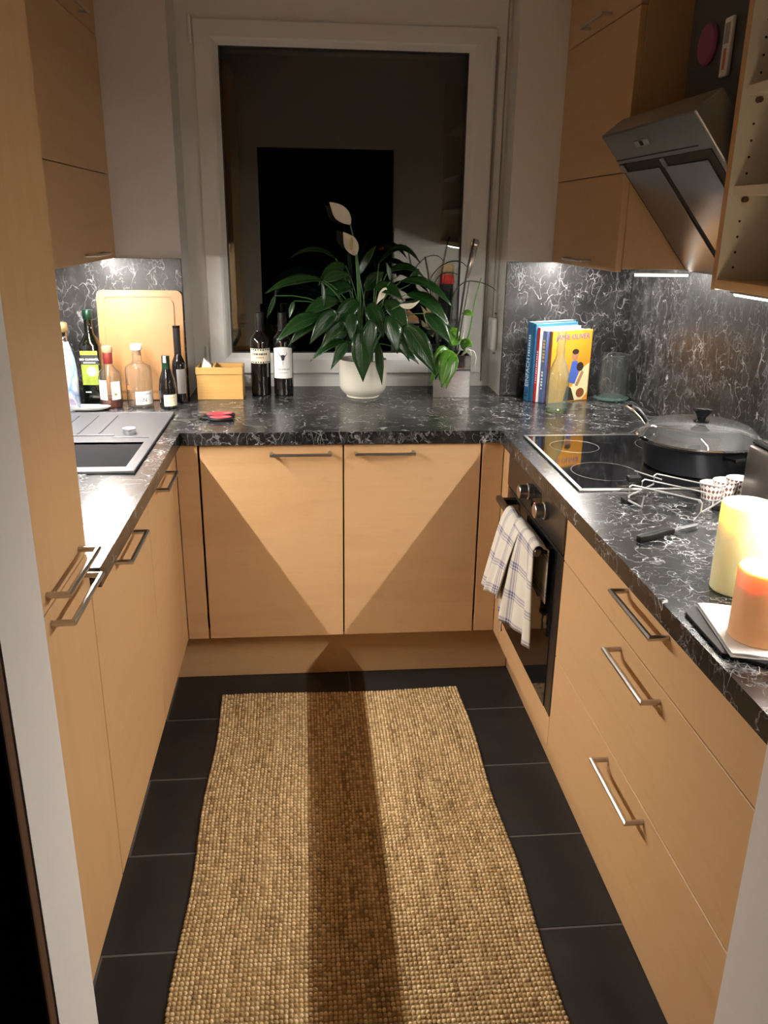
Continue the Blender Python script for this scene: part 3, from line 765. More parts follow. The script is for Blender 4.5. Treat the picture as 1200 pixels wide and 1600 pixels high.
# ------------------------------------------------------------------ hob
hb = thing('ceramic_hob', 'black glass ceramic hob with a steel rim on the right worktop', 'hob', (.80, -.385, T))
HX0, HX1, HB0, HB1 = .553, 1.070, -.666, -.106
box(HX0+.006, HX1-.006, HB0+.006, HB1-.006, T+.0006, T+.0050).build('glass_plate', 'black_gloss', hb)
m = MB()
for a in ((HX0, HX0+.011, HB0, HB1), (HX1-.011, HX1, HB0, HB1), (HX0+.011, HX1-.011, HB0, HB0+.011), (HX0+.011, HX1-.011, HB1-.011, HB1)): m.box(*a, T+.0004, T+.0062)
m.build('rim', 'steel', hb, bevel=.0012, seg=1)
def zone(x, y, r):
    return MB().lathe([(r, T+.0049), (r+.0013, T+.0052), (r+.0026, T+.0049)], (x, y, 0), 56, cap=False).build('cooking_zone', 'zone_grey', hb)
zone(.672, -.505, .085); zone(.672, -.245, .070); zone(.955, -.245, .09); zone(.945, -.485, .110)

# ------------------------------------------------------------------ pan with glass lid
px, py, pz = .938, -.472, T+.0064
pn = thing('saute_pan', 'wide black saute pan with a steel handle and glass lid on the hob', 'pan', (px, py, pz))
MB().lathe([(0, 0), (.128, 0), (.134, .004), (.148, .066), (.155, .074), (.155, .077), (.146, .075), (.130, .008), (0, .006)], (px, py, pz), 48).build('pan_body', 'enamel_black', pn, smooth=True)
ha = math.radians(118)
hp = [(px+math.cos(ha)*d, py+math.sin(ha)*d, pz+z) for d, z in ((.140, .056), (.165, .072), (.192, .096), (.218, .113), (.246, .120), (.260, .116))]
m = MB(); side = Vector((-math.sin(ha), math.cos(ha), 0)); vs = []; fs = []
for i, p in enumerate(hp):
    p = Vector(p); wdt = (.009, .010, .012, .015, .017, .010)[i]; h_ = .006
    vs += [p - side*wdt - Vector((0, 0, h_)), p + side*wdt - Vector((0, 0, h_)), p + side*wdt + Vector((0, 0, h_)), p - side*wdt + Vector((0, 0, h_))]
for i in range(len(hp)-1):
    k = 4*i
    fs += [(k, k+1, k+5, k+4), (k+1, k+2, k+6, k+5), (k+2, k+3, k+7, k+6), (k+3, k, k+4, k+7)]
fs += [(0, 3, 2, 1), (4*len(hp)-4, 4*len(hp)-3, 4*len(hp)-2, 4*len(hp)-1)]
hh = m.add(vs, fs).build('handle', 'chrome', pn, bevel=.003, smooth=True)
e = Vector(hp[4]); dv = Vector((math.cos(ha), math.sin(ha), 0))
MB().lathe([(0, .0065), (.0075, .0065), (.0075, .0070), (0, .0070)], tuple(e), 16, sy=1.6).build('hanging_hole', 'black_plastic', hh)
ga = math.radians(-76)
MB().tube([(px+math.cos(ga+s)*.150, py+math.sin(ga+s)*.150, pz+.062) if abs(s) > .2 else (px+math.cos(ga+s)*.180, py+math.sin(ga+s)*.180, pz+.063) for s in (-.24, -.16, 0, .16, .24)], .006, 8).build('side_grip', 'black_plastic', pn, smooth=True)
lz = pz+.0775
ld = MB().lathe([(.158, .001), (.150, .005), (.147, .013), (.139, .031), (.127, .038), (.110, .041), (.05, .045), (.004, .046)], (px, py, lz), 56, cap=False).build('lid', 'lid_glass', pn, smooth=True)
MB().lathe([(.150, 0), (.162, 0), (.164, .003), (.160, .007), (.151, .005), (.150, 0)], (px, py, lz), 56, cap=False).build('rim', 'chrome', ld, smooth=True)
MB().lathe([(.004, 0), (.020, 0), (.020, .004), (.011, .007), (.012, .012), (.025, .030), (.027, .033), (.022, .036), (0, .036)], (px, py, lz+.0455), 28).build('knob', 'black_gloss', ld, smooth=True)

# ------------------------------------------------------------------ toaster, paper cups, wire rack, knife
to = thing('toaster', 'brushed steel toaster with a black top at the right edge behind the candles', 'toaster', (1.0, -.83, T))
box(.905, 1.085, -.905, -.775, T+.010, T+.150).build('body', 'oven_steel', to, bevel=.014, seg=4, smooth=True)
box(.912, 1.078, -.898, -.782, T+.151, T+.160).build('top', 'black_plastic', to, bevel=.004)
box(.925, 1.065, -.867, -.847, T+.1605, T+.1620).build('slot', 'dark_gap', to); box(.925, 1.065, -.829, -.809, T+.1605, T+.1620).build('slot', 'dark_gap', to)
box(.910, 1.080, -.900, -.780, T+.0004, T+.011).build('base', 'black_plastic', to)
def paper_cup(label, x, y):
    m = MB(); n = 36; h = .038; r0, r1 = .023, .030
    me_v = []; fs = []
    for i in range(n):
        a = 2*PI*i/n; k = 1 + (.025 if i % 2 else 0)
        for (r, z) in ((r0, 0), (r1*k, h), (r1*k-.0012, h), (r0-.0012, .0012)): me_v.append((x+r*math.cos(a), y+r*math.sin(a), T+.0004+z))
    for i in range(n):
        j = (i+1) % n
        for q in range(3): fs.append((4*i+q, 4*j+q, 4*j+q+1, 4*i+q+1))
    fs += [tuple(4*i for i in range(n))[::-1], tuple(4*i+3 for i in range(n))]
    o = m.add(me_v, fs).build('paper_cup', 'cup_print')
    uv = o.data.uv_layers.new(name='UVMap')
    for p in o.data.polygons:
        for li in p.loop_indices:
            v = o.data.vertices[o.data.loops[li].vertex_index].co
            inner = math.hypot(v.x-x, v.y-y) < (r0-.0006 + (r1-r0)*(v.z-T)/h)
            uv.data[li].uv = ((math.atan2(v.y-y, v.x-x)/(2*PI)) % 1.0, (v.z-T)/h)
    o.data.materials.append(M('paper_white'))
    for p in o.data.polygons:
        c_ = p.center; rad = Vector((c_.x-x, c_.y-y, 0))
        if rad.dot(p.normal) < 0 or abs(p.normal.z) > .8: p.material_index = 1
    return tag(o, label, 'paper cup', 'patterned paper baking cups')
paper_cup('brown-patterned paper baking cup nearest the wire rack', .862, -.728)
paper_cup('brown-patterned paper baking cup in the middle of the three', .905, -.708)
paper_cup('brown-patterned paper baking cup nearest the toaster', .948, -.690)
wr = thing('wire_rack', 'small chrome wire toast rack with black feet lying on the worktop', 'wire rack', (.73, -.80, T))
def wire(p, r=.0018): MB().tube(p, r, 6).build('wire', 'wire_steel', wr, smooth=True)
za = T+.046
A0, A1 = Vector((.648, -.760)), Vector((.758, -.880)); off = Vector((.048, .044))
for i in range(3):
    a = A0 + off*i; b = A1 + off*i
    wire([(a.x-.004, a.y+.004, T+.018), (a.x-.004, a.y+.004, za-.006), (a.x, a.y, za), (b.x, b.y, za), (b.x+.004, b.y-.004, za-.006), (b.x+.004, b.y-.004, T+.018)])
for P0 in (A0 + Vector((-.004, .004)), A1 + Vector((.004, -.004))):
    q = P0 + off*2
    wire([(P0.x, P0.y, T+.018), (q.x, q.y, T+.018)], .0022)
f0 = A0 - off*.15; f1 = A1 - off*.15
wire([(A0.x-.004, A0.y+.004, T+.018), (f0.x, f0.y, T+.010), (f0.x+.02, f0.y-.03, T+.003), (A0.x+.03, A0.y-.005, T+.018)], .0025)
wire([(A1.x+.004, A1.y-.004, T+.018), (f1.x-.01, f1.y-.01, T+.003), (f1.x-.03, f1.y+.01, T+.003)], .0025)
wire([(.700, -.640, T+.045), (.745, -.700, T+.040)], .0018)
for (x, y, z) in ((.686, -.672, T+.028), (.838, -.815, T+.0008), (A0.x-.004, A0.y+.004, T+.0008)):
    box(x-.016, x+.016, y-.010, y+.010, z, z+.014).build('foot', 'black_plastic', wr, bevel=.003)
kn = thing('knife', 'small kitchen knife with a black handle on the right worktop', 'knife', (.65, -.97, T))
k0, k1 = Vector((.570, -1.008)), Vector((.748, -.921)); kd = (k1-k0).normalized(); ks = Vector((-kd.y, kd.x))
def strip2(pts, z0, z1): return MB().prism(pts, z0, z1, 'z')
def kp(a, s): p = k0 + kd*a + ks*s; return (p.x, p.y)
strip2([kp(0, -.007), kp(.03, -.010), (kp(.085, -.007)), kp(.105, -.008), kp(.105, .007), kp(.06, .009), kp(.02, .010), kp(0, .007)], T+.0006, T+.0135).build('handle', 'black_plastic', kn, bevel=.003, smooth=True)
strip2([kp(.103, -.006), kp(.175, -.006), kp(.198, .004), kp(.185, .006), kp(.103, .006)], T+.006, T+.0075).build('blade', 'chrome', kn)

# ------------------------------------------------------------------ candles, napkins, slate
sl = tag(MB().prism([(.520, -1.350), (.545, -1.322), (.72, -1.47), (.66, -1.60), (.515, -1.49)], T+.0005, T+.0065, 'z').build('slate_mat', 'black_plastic', bevel=.001, seg=1), 'thin black mat sticking out under the white napkins', 'mat')
np_ = thing('napkin_stack', 'stack of white paper napkins under the orange candle', 'napkins', (.60, -1.46, T+.007))
for i in range(2):
    z = T + .0070 + .0022*i; j = .006*i
    m = MB(); n = 10; P = [Vector((.549, -1.330)), Vector((.70, -1.36)), Vector((.665, -1.545)), Vector((.522, -1.505))]
    vs = []; fs = []
    for a in range(n+1):
        for b in range(n+1):
            u, v = a/n, b/n
            p = P[0]*(1-u)*(1-v) + P[1]*u*(1-v) + P[2]*u*v + P[3]*(1-u)*v
            e_ = max(abs(u-.5), abs(v-.5))*2
            zz = z + (.003 if i == 1 else 0.0)*max(0, e_-.75)*4*math.sin(u*5+1)**2
            vs.append((p.x+j*.3, p.y+j*.2, zz))
    k = len(vs); vs += [(x, y, z_ + .0018) for x, y, z_ in vs]
    for a in range(n):
        for b in range(n):
            q = a*(n+1)+b; f = (q, q+1, q+n+2, q+n+1); fs += [f[::-1], tuple(k+t_ for t_ in f)]
    for a in range(n):
        for (q, q2) in ((a, a+1), (n*(n+1)+a+1, n*(n+1)+a), ((a+1)*(n+1), a*(n+1)), (a*(n+1)+n, (a+1)*(n+1)+n)): fs.append((q, q2, k+q2, k+q))
    m.add(vs, fs).build('napkin', 'paper_white', np_, smooth=True)
def candle(name, label, x, y, z, r, h, well, mat, lit):
    c = thing(name, label, 'candle', (x, y, z))
    ro = r - .006
    prof = [(0, 0), (r-.003, 0), (r, .003), (r, h-.004), (r-.003, h), (ro, h-.002), (ro-.005, h-well*.6), (ro-.014, h-well), (0, h-well)]
    MB().lathe(prof, (x, y, z), 40).build('wax_body', mat, c, smooth=True)
    wz = z+h-well
    MB().tube([(x, y, wz-.001), (x, y, wz+.010), (x+.002, y, wz+.014)], .0012, 6).build('wick', 'ink', c)
    MB().lathe([(0, 0), (.006, .004), (.009, .012), (.0065, .022), (.003, .031), (0, .038)], (x+.002, y, wz+.011), 14).build('flame', 'flame', c, smooth=True)
candle('pillar_candle', 'tall ivory pillar candle burning behind the orange one', .660, -1.250, T+.0004, .046, .165, .045, 'wax_ivory', True)
candle('pillar_candle', 'orange pillar candle burning on white napkins at the right edge',   .594, -1.452, T+.0112, .047, .118, .022, 'wax_orange', True)
bk = thing('black_clip', 'small black hair clip at the edge of the right worktop', 'clip', (.575, -1.560, T))
MB().prism([(.556, -1.556), (.585, -1.548), (.600, -1.575), (.566, -1.590)], T+.0006, T+.012, 'z').build('jaw', 'black_plastic', bk, bevel=.003)
for i in range(4): MB().tube([(.560+.008*i, -1.553, T+.008), (.556+.008*i, -1.546, T+.016), (.558+.008*i, -1.540, T+.006)], .0018, 6).build('tooth', 'black_plastic', bk)

# ------------------------------------------------------------------ books
BD = Vector((math.cos(math.radians(24)), math.sin(math.radians(24)), 0)); BN = Vector((BD.y, -BD.x, 0))     # cover direction, cover normal (towards the room)
def book(label, base, w_, h, th, cover, spine=None, grp='cookbooks by the splashback'):
    """base = near-left corner of the spine at the worktop; thickness grows away from the room (-BN)."""
    b = thing('cookbook', label, 'book', base, grp)
    o = Vector(base)
    def blk(s0, s1, t0, t1, z0, z1, name, mat, par, bev=.0008):
        m = MB(); vs = []
        for z in (z0, z1):
            for s, t_ in ((s0, t0), (s1, t0), (s1, t1), (s0, t1)):
                p = o + BD*s - BN*t_; vs.append((p.x, p.y, o.z+z))
        m.add(vs, [(0, 3, 2, 1), (4, 5, 6, 7), (0, 1, 5, 4), (1, 2, 6, 5), (2, 3, 7, 6), (3, 0, 4, 7)])
        return m.build(name, mat, par, bevel=bev, seg=1)
    fc = blk(0, w_, 0, .0025, .0004, h, 'front_cover', cover, b); blk(0, w_, th-.0025, th, .0004, h, 'back_cover', cover, b)
    sp = blk(-.001, .0025, 0.0005, th-.0005, .0004, h, 'spine', spine or cover, b)
    blk(.004, w_-.004, .0027, th-.0027, .003, h-.0008, 'pages', 'pages', b, 0)
    return b, sp, fc, o
def spine_text(info, s, size, mat, th, zc):
    b, sp, fc, o = info
    p = o - BN*(th/2) - BD*.0016
    text_flat('spine_lettering', s, size, mat, (p.x, p.y, o.z+zc), (0, 0, 1), tuple(BN*-1), sp)
def spine_strokes(info, n, h, mat, th, z0, z1):
    b, sp, fc, o = info; L = (z1-z0)/n
    for i in range(n):
        za = o.z + z0 + L*i; zc = za + L*(.5 + .25*((i*5) % 3)/2)
        q = [o - BN*(th/2 + s_*h/2) - BD*d_ for d_ in (.0010, .0016) for s_ in (-1, 1)]
        vs = [(v.x, v.y, z_) for z_ in (za, zc) for v in (q[0], q[1], q[3], q[2])]
        MB().add(vs, [(0, 1, 2, 3), (4, 7, 6, 5), (0, 4, 5, 1), (1, 5, 6, 2), (2, 6, 7, 3), (3, 7, 4, 0)]).build('print_stroke', mat, sp)
cur = Vector((.768, .382, T+.0004))
specs = [('thin brown spine', None)]
TB = 0
def nxt(th, shift): 
    global cur
    cur = cur - BN*(th+.001) - BD*shift
b0 = book('cookbook with an orange cover photo facing the room', tuple(cur), .188, .262, .017, 'book_orange', 'book_brown'); i0 = b0
nxt(.017, .012); b1 = book('slate blue cookbook between the orange and the red one', tuple(cur), .185, .262, .022, 'book_slate')
spine_strokes(b1, 7, .012, 'ink_gold', .022, .150, .235); spine_strokes(b1, 6, .009, 'ink_white', .022, .05, .12)
nxt(.022, .012); b2 = book('thin cookbook with a red spine and white lettering', tuple(cur), .190, .272, .016, 'paper_white', 'book_red')
spine_strokes(b2, 14, .006, 'ink_white', .016, .07, .19)
nxt(.016, .006); b3 = book('tall bright blue cookbook beside the red spine', tuple(cur), .195, .284, .014, 'book_blue')
nxt(.014, .002); b4 = book('thick dark teal cookbook leaning nearest the window', tuple(cur), .200, .288, .030, 'book_teal', 'book_blue')
spine_text(b4, 'EINFACH', .026, 'ink_white', .030, .105); spine_strokes(b4, 9, .009, 'ink_white', .030, .165, .245); spine_text(b4, 'TL', .024, 'ink', .030, .025)
# printed cover picture of the orange book
b, sp, fc, o = b0
def on_cover(s, z, lift=.0004): p = o + BD*s + BN*lift; return (p.x, p.y, o.z+z)
def cover_shape(name, pts, mat, lift):
    n = len(pts); vs = [on_cover(s, z, .00005) for s, z in pts] + [on_cover(s, z, lift) for s, z in pts]
    fs = [tuple(range(n))[::-1], tuple(range(n, 2*n))] + [(i, (i+1) % n, n+(i+1) % n, n+i) for i in range(n)]
    MB().add(vs, fs).build(name, mat, fc)
text_flat('cover_lettering', 'JAMIE OLIVER', .0262, 'ink_purple', on_cover(.096, .238), tuple(BD), (0, 0, 1), fc)
def ell(cx, cz, rx, rz, n=14, a=0): return [(cx + rx*math.cos(2*PI*i/n)*math.cos(a) - rz*math.sin(2*PI*i/n)*math.sin(a), cz + rx*math.cos(2*PI*i/n)*math.sin(a) + rz*math.sin(2*PI*i/n)*math.cos(a)) for i in range(n)]
cover_shape('printed_table', [(.070, .004), (.160, .004), (.184, .030), (.184, .140), (.150, .120)], 'cloth_pale', .0003)
cover_shape('printed_figure', [(.085, .075), (.12, .065), (.135, .105), (.125, .150), (.10, .150)], 'shirt_blue', .0005)
cover_shape('printed_head', ell(.112, .170, .016, .020), 'skin_tone', .0006)
cover_shape('printed_hair', ell(.113, .184, .016, .010), 'hair_dark', .0007)
cover_shape('printed_head', ell(.140, .128, .017, .017), 'hair_dark', .0006)
cover_shape('printed_arm', [(.122, .060), (.135, .055), (.160, .105), (.150, .115)], 'skin_tone', .0007)
cover_shape('printed_shadow', [(.070, .004), (.125, .004), (.105, .050), (.085, .060)], 'hair_dark', .0006)
cover_shape('printed_plate', ell(.150, .030, .020, .018), 'book_brown', .0006)

# ------------------------------------------------------------------ glass bottle and glass jar on the right
gb = thing('glass_bottle', 'empty ribbed aqua glass bottle in front of the cookbooks', 'bottle', (.764, .262, T))
bc = (.764, .262, T+.0004)
MB().lathe([(.034, .016), (.038, .030), (.0385, .118), (.037, .130), (.026, .165), (.017, .185), (.0145, .200), (.0155, .215), (.0135, .232), (.0150, .246), (.0130, .262), (.0150, .272), (.0150, .286), (.0125, .286)], bc, 12, cap=False).build('body', 'aqua_glass', gb, smooth=True)
MB().lathe([(0, 0), (.036, 0), (.0385, .004), (.0385, .012), (.034, .0165), (0, .010)], bc, 12).build('thick_base', 'aqua_base', gb, smooth=True)
gj = thing('glass_vase', 'clear round glass vase in the corner by the right splashback', 'vase', (1.035, .465, T))
jc = (1.035, .465, T+.0004)
MB().lathe([(.050, .010), (.056, .020), (.058, .060), (.056, .100), (.052, .150), (.053, .168)], jc, 40, cap=False).build('wall', 'clear_glass', gj, smooth=True)
MB().lathe([(.0525, .168), (.0545, .1695), (.0555, .168), (.0545, .1665), (.0525, .168)], jc, 40, cap=False).build('rim', 'clear_glass', gj, smooth=True)
MB().lathe([(0, 0), (.058, 0), (.066, .004), (.066, .008), (.052, .013), (0, .009)], jc, 40).build('foot', 'aqua_base', gj, smooth=True)

# ------------------------------------------------------------------ bottles on the left
FR = -PI/2
def bottle(name, label, c, prof, mat, seg=32, sx=1, sy=1, grp=None):
    t = thing(name, label, 'bottle', (c[0], c[1], T), grp)
    b = MB().lathe(prof, (c[0], c[1], T+.0004), seg, sx=sx, sy=sy).build('glass_body', mat, t, smooth=True)
    return t, b
def wine(label, x, y):
    prof = [(0, 0), (.034, 0), (.0370, .003), (.0372, .195), (.034, .213), (.022, .228), (.0150, .240), (.0140, .290), (.0155, .292), (.0155, .302), (0, .302)]
    t, b = bottle('wine_bottle', label, (x, y), prof, 'bottle_black', grp='wine bottles on the window sill')
    MB().lathe([(.0152, .236), (.0160, .240), (.0160, .303), (.0, .3035)], (x, y, T+.0004), 24, cap=False).build('capsule', 'foil_black', t, smooth=True)
    return t
t = wine('dark wine bottle with a short cream label next to the bamboo box', -.284, .594)
lb = wrap_patch((-.284, .594), .0376, T+.122, T+.176, FR-1.25, FR+1.25).build('label', 'paper_cream', t)
wrap_strokes((-.284, .594), .0377, FR, T+.156, .007, .75, 9, 'ink', lb); wrap_strokes((-.284, .594), .0377, FR, T+.144, .005, .4, 5, 'ink_orange', lb)
for z in (T+.1255, T+.1715):
    for i in range(9):
        a = FR - 1.0 + .25*i
        wrap_patch((-.284, .594), .0380, z-.003*((i % 3)+1)/3, z+.003, a, a+.16, 2).build('label_border', 'ink', lb)
t = wine('dark wine bottle with a tall white bull-head label beside the potted peace lily', -.200, .594)
lb = wrap_patch((-.200, .594), .0376, T+.066, T+.176, FR-1.1, FR+1.1, arch=.006).build('label', 'paper_white', t)
def wrap_shape(name, pts, c, r, z, mat, par):
    n = len(pts); vs = []
    for rr in (r, r+.0004):
        for x, h in pts: vs.append((c[0]+rr*math.cos(FR+x/r), c[1]+rr*math.sin(FR+x/r), z+h))
    MB().add(vs, [tuple(range(n))[::-1], tuple(range(n, 2*n))] + [(i, (i+1) % n, n+(i+1) % n, n+i) for i in range(n)]).build(name, mat, par)
cw = (-.200, .594)
wrap_shape('bull_head', [(-.010, .006), (0, .009), (.010, .006), (.006, -.004), (.004, -.012), (-.004, -.012), (-.006, -.004)], cw, .0378, T+.145, 'ink', lb)
for s in (-1, 1): wrap_shape('bull_horn', [(s*.008, .006), (s*.015, .012), (s*.013, .022), (s*.0165, .012), (s*.010, .004)], cw, .0378, T+.145, 'ink', lb)
wrap_shape('emblem_line', [(-.0006, -.014), (.0006, -.014), (.0006, -.028), (-.0006, -.028)], cw, .0378, T+.145, 'ink', lb)
wrap_strokes(cw, .0377, FR, T+.100, .005, .7, 9, 'strap_grey', lb); wrap_strokes(cw, .0377, FR, T+.087, .003, .5, 7, 'strap_grey', lb)

# insulated bottle
t = thing('drinking_bottle', 'white and blue swirled drinking bottle with a gold cap half hidden by the tall cabinet', 'bottle', (-.930, .335, T))
c = (-.930, .335, T+.0004)
MB().lathe([(0, 0), (.038, 0), (.041, .004), (.041, .130), (.036, .175), (.026, .215), (.022, .232)], c, 36).build('flask_body', 'bottle_swirl', t, smooth=True)
MB().lathe([(.0215, .232), (.0205, .240), (.0205, .262), (.019, .264), (0, .264)], c, 28).build('neck', 'chrome', t, smooth=True)
MB().lathe([(0, .2645), (.023, .2645), (.0245, .267), (.0245, .290), (.022, .294), (0, .294)], c, 28).build('cap', 'gold_cap', t, smooth=True)
# olive oil
t = thing('olive_oil_bottle', 'square dark olive oil bottle with a yellow and black label', 'bottle', (-.866, .452, T))
c = (-.866, .452)
m = MB(); q = .034
prof = [(q, 0), (q, .205), (q*.85, .222), (.016, .240), (.0145, .245)]
vs = []; fs = []; S = 8
def sq(r, a, p=4.0): 
    ca, sa_ = math.cos(a), math.sin(a); d = (abs(ca)**p + abs(sa_)**p)**(1/p); return r*ca/d, r*sa_/d
bp = [(.030, 0), (.034, .004), (.034, .205), (.030, .220), (.020, .236), (.0145, .248), (.0140, .300)]
N = 40
for i in range(N):
    a = 2*PI*i/N
    for k_, (r, z) in enumerate(bp):
        x, y = sq(r, a, 6.0 if z < .21 else 2.0); vs.append((c[0]+x, c[1]+y, T+.0004+z))
L_ = len(bp)
for i in range(N):
    j = (i+1) % N
    for k_ in range(L_-1): fs.append((i*L_+k_, j*L_+k_, j*L_+k_+1, i*L_+k_+1))
fs += [tuple(i*L_ for i in range(N))[::-1], tuple(i*L_+L_-1 for i in range(N))]
MB().add(vs, fs).build('glass_body', 'bottle_olive', t, smooth=True)
MB().lathe([(.0150, .292), (.0165, .294), (.0165, .322), (.014, .325), (0, .325)], (*c, T+.0004), 24).build('cap', 'foil_green', t, smooth=True)
fy = c[1]-.0345
for nm, z0, z1, mt in (('label_band', .175, .188, 'label_yellow'), ('label_panel', .142, .1745, 'ink'), ('label_panel', .095, .1415, 'label_green'), ('label_panel', .070, .0945, 'label_green')):
    box(c[0]-.029, c[0]+.029, fy-.0006, fy+.001, T+z0, T+z1).build(nm, mt, t)
text_flat('label_lettering', 'BIO OLIVENÖL', .0098, 'ink_white', (c[0], fy-.0008, T+.159), (1, 0, 0), (0, 0, 1), t)
for i in range(7): box(c[0]-.020+.006*i, c[0]-.0158+.006*i, fy-.0009, fy-.0005, T+.146, T+.150).build('print_stroke', 'ink_white', t)
for i in range(4): box(c[0]-.022+.005*i, c[0]-.0185+.005*i, fy-.0006, fy+.0004, T+.043, T+.047).build('print_stroke', 'ink_white', t)
MB().lathe([(0, fy-.0012), (.017, fy-.0012), (.017, fy-.0002), (0, fy-.0002)], (c[0]+.006, 0, T+.118), 20, axis='y').build('label_olive', 'paper_cream', t)
# dark spirit
t = thing('spirit_bottle', 'half-empty clear spirit bottle with a cork stopper and a dark red neck seal', 'bottle', (-.795, .385, T))
c = (-.795, .385, T+.0004)
MB().lathe([(.036, .002), (.039, .010), (.0385, .105), (.034, .122), (.020, .136), (.0145, .146), (.0140, .172)], c, 32, cap=False).build('glass_body', 'clear_glass', t, smooth=True)
MB().lathe([(0, .001), (.036, .001), (.0365, .034), (0, .034)], c, 32).build('spirit', 'liquid_rum', t, smooth=True)
MB().lathe([(.0148, .150), (.0160, .152), (.0160, .186), (.0150, .188), (.0, .188)], c, 24, cap=False).build('neck_seal', 'foil_wine', t, smooth=True)
MB().lathe([(0, .1885), (.017, .1885), (.018, .191), (.018, .206), (.016, .209), (0, .209)], c, 24).build('stopper', 'cork', t, smooth=True)
wrap_patch(c, .0392, T+.030, T+.098, FR-.95, FR-.10).build('label', 'paper_white', t); wrap_patch(c, .0392, T+.030, T+.092, FR+.30, FR+1.2).build('label', 'paper_white', t)
wrap_patch(c, .0396, T+.045, T+.053, FR+.5, FR+.75, 3).build('label_mark', 'label_green', t)
# gin
t = thing('gin_bottle', 'clear round-shouldered gin bottle in front of the cutting board', 'bottle', (-.700, .405, T))
c = (-.700, .405, T+.0004)
MB().lathe([(.040, .006), (.045, .012), (.0455, .125), (.042, .138), (.024, .148), (.0165, .156), (.0155, .186)], c, 36, cap=False).build('glass_body', 'clear_glass', t, smooth=True)
MB().lathe([(0, 0), (.040, 0), (.0445, .004), (.0445, .010), (.040, .012), (0, .009)], c, 36).build('glass_base', 'clear_glass', t, smooth=True)
MB().lathe([(0, .176), (.0140, .176), (.0140, .1945), (0, .1945)], c, 24).build('cork', 'cork', t, smooth=True)
MB().lathe([(0, .195), (.019, .195), (.0195, .197), (.0195, .212), (.018, .214), (0, .214)], c, 24).build('stopper', 'paper_white', t, smooth=True)
lb = wrap_patch(c, .0462, T+.010, T+.056, FR-.15, FR+1.35).build('label', 'paper_white', t)
text_wrap('label_lettering', 'GIN', .020, 'ink', c, .0465, FR+.32, T+.026, lb); wrap_strokes(c, .0463, FR+.58, T+.047, .004, .55, 9, 'strap_grey', lb)
wrap_patch(c, .0460, T+.062, T+.076, FR-.85, FR-.60, 3).build('sticker', 'ink_orange', t)
# small green bottle and slim dark one
t, b = bottle('sparkling_wine_bottle', 'small dark green bottle with a green and white foil neck', (-.594, .352), [(0, 0), (.026, 0), (.0295, .004), (.0300, .070), (.026, .100), (.016, .132), (.0125, .150), (.0120, .176), (0, .176)], 'bottle_black')
c = (-.594, .352, T+.0004)
MB().lathe([(.0152, .138), (.0150, .140), (.0138, .162), (0, .162)], c, 24, cap=False).build('green_neck', 'bottle_green', t, smooth=True)
MB().lathe([(.0140, .160), (.0142, .162), (.0135, .182), (0, .183)], c, 24, cap=False).build('foil', 'foil_green', t, smooth=True)
wrap_patch(c, .0146, T+.160, T+.183, FR-.5, FR+.2, 4).build('foil_seal', 'paper_white', t)
lb = wrap_patch(c, .0305, T+.012, T+.052, FR-.35, FR+1.35).build('label', 'paper_cream', t); wrap_strokes(c, .0306, FR+.5, T+.042, .004, .5, 6, 'ink_gold', lb); wrap_strokes(c, .0306, FR+.5, T+.030, .002, .4, 6, 'ink_gold', lb)
t, b = bottle('slim_wine_bottle', 'tall slim black bottle with a grey label beside the cutting board', (-.567, .455), [(0, 0), (.022, 0), (.0255, .003), (.0258, .128), (.023, .145), (.0140, .165), (.0120, .180), (.0115, .262), (.0135, .264), (.0135, .272), (0, .272)], 'bottle_black')
MB().lathe([(.0125, .178), (.0128, .180), (.0126, .270), (0, .2725)], (-.567, .455, T+.0004), 20, cap=False).build('capsule', 'foil_black', t, smooth=True)
wrap_patch((-.567, .455), .0263, T+.035, T+.122, FR-.2, FR+1.1).build('label', 'strap_grey', t)
# spoon rest
sr = MB().lathe([(0, 0), (.020, 0), (.032, .008), (.034, .014), (.030, .012), (.018, .004), (0, .003)], (-.868, .325, T+.0004), 28, sx=2.4, sy=.9).build('spoon_rest', 'white_ceramic', smooth=True)
tag(sr, 'long white ceramic spoon rest in front of the bottles by the sink', 'spoon rest')

# cutting board leaning on the splashback
cb = thing('cutting_board', 'large beech cutting board with a juice groove leaning on the splashback', 'cutting board', (-.695, .51, T))
def board_xyz(u, v, d):
    # u across, v up the face, d out of the face towards the room; leaning back
    lean = math.radians(5.0)
    return (-.697 + u, .505 + v*math.sin(lean) - d*math.cos(lean), T+.0012 + v*math.cos(lean) + d*math.sin(lean))
def rrect(w_, h, r, n=5):
    pts = []
    for cx, cy, a0 in ((w_/2-r, h-r, 0), (-w_/2+r, h-r, 90), (-w_/2+r, r, 180), (w_/2-r, r, 270)):
        for i in range(n+1):
            a = math.radians(a0 + 90*i/n); pts.append((cx + r*math.cos(a), cy + r*math.sin(a)))
    return pts
def board_slab(pts, d0, d1, name, mat, par, bev=0):
    n = len(pts); vs = [board_xyz(u, v, d0) for u, v in pts] + [board_xyz(u, v, d1) for u, v in pts]
    return MB().add(vs, [tuple(range(n))[::-1], tuple(range(n, 2*n))] + [(i, (i+1) % n, n+(i+1) % n, n+i) for i in range(n)]).build(name, mat, par, bevel=bev)
def board_ring(po, pi, d0, d1, name, mat, par):
    n = len(po); vs = []
    for p, d in ((po, d0), (po, d1), (pi, d1), (pi, d0)): vs += [board_xyz(u, v, d) for u, v in p]
    fs = []
    for i in range(n):
        j = (i+1) % n
        for k in range(4): k2 = (k+1) % 4; fs.append((k*n+i, k*n+j, k2*n+j, k2*n+i))
    return MB().add(vs, fs).build(name, mat, par)
def inset(pts, w_, h, d): return [(u*(w_-2*d)/w_, h/2 + (v-h/2)*(h-2*d)/h) for u, v in pts]
W_, H_ = .296, .385
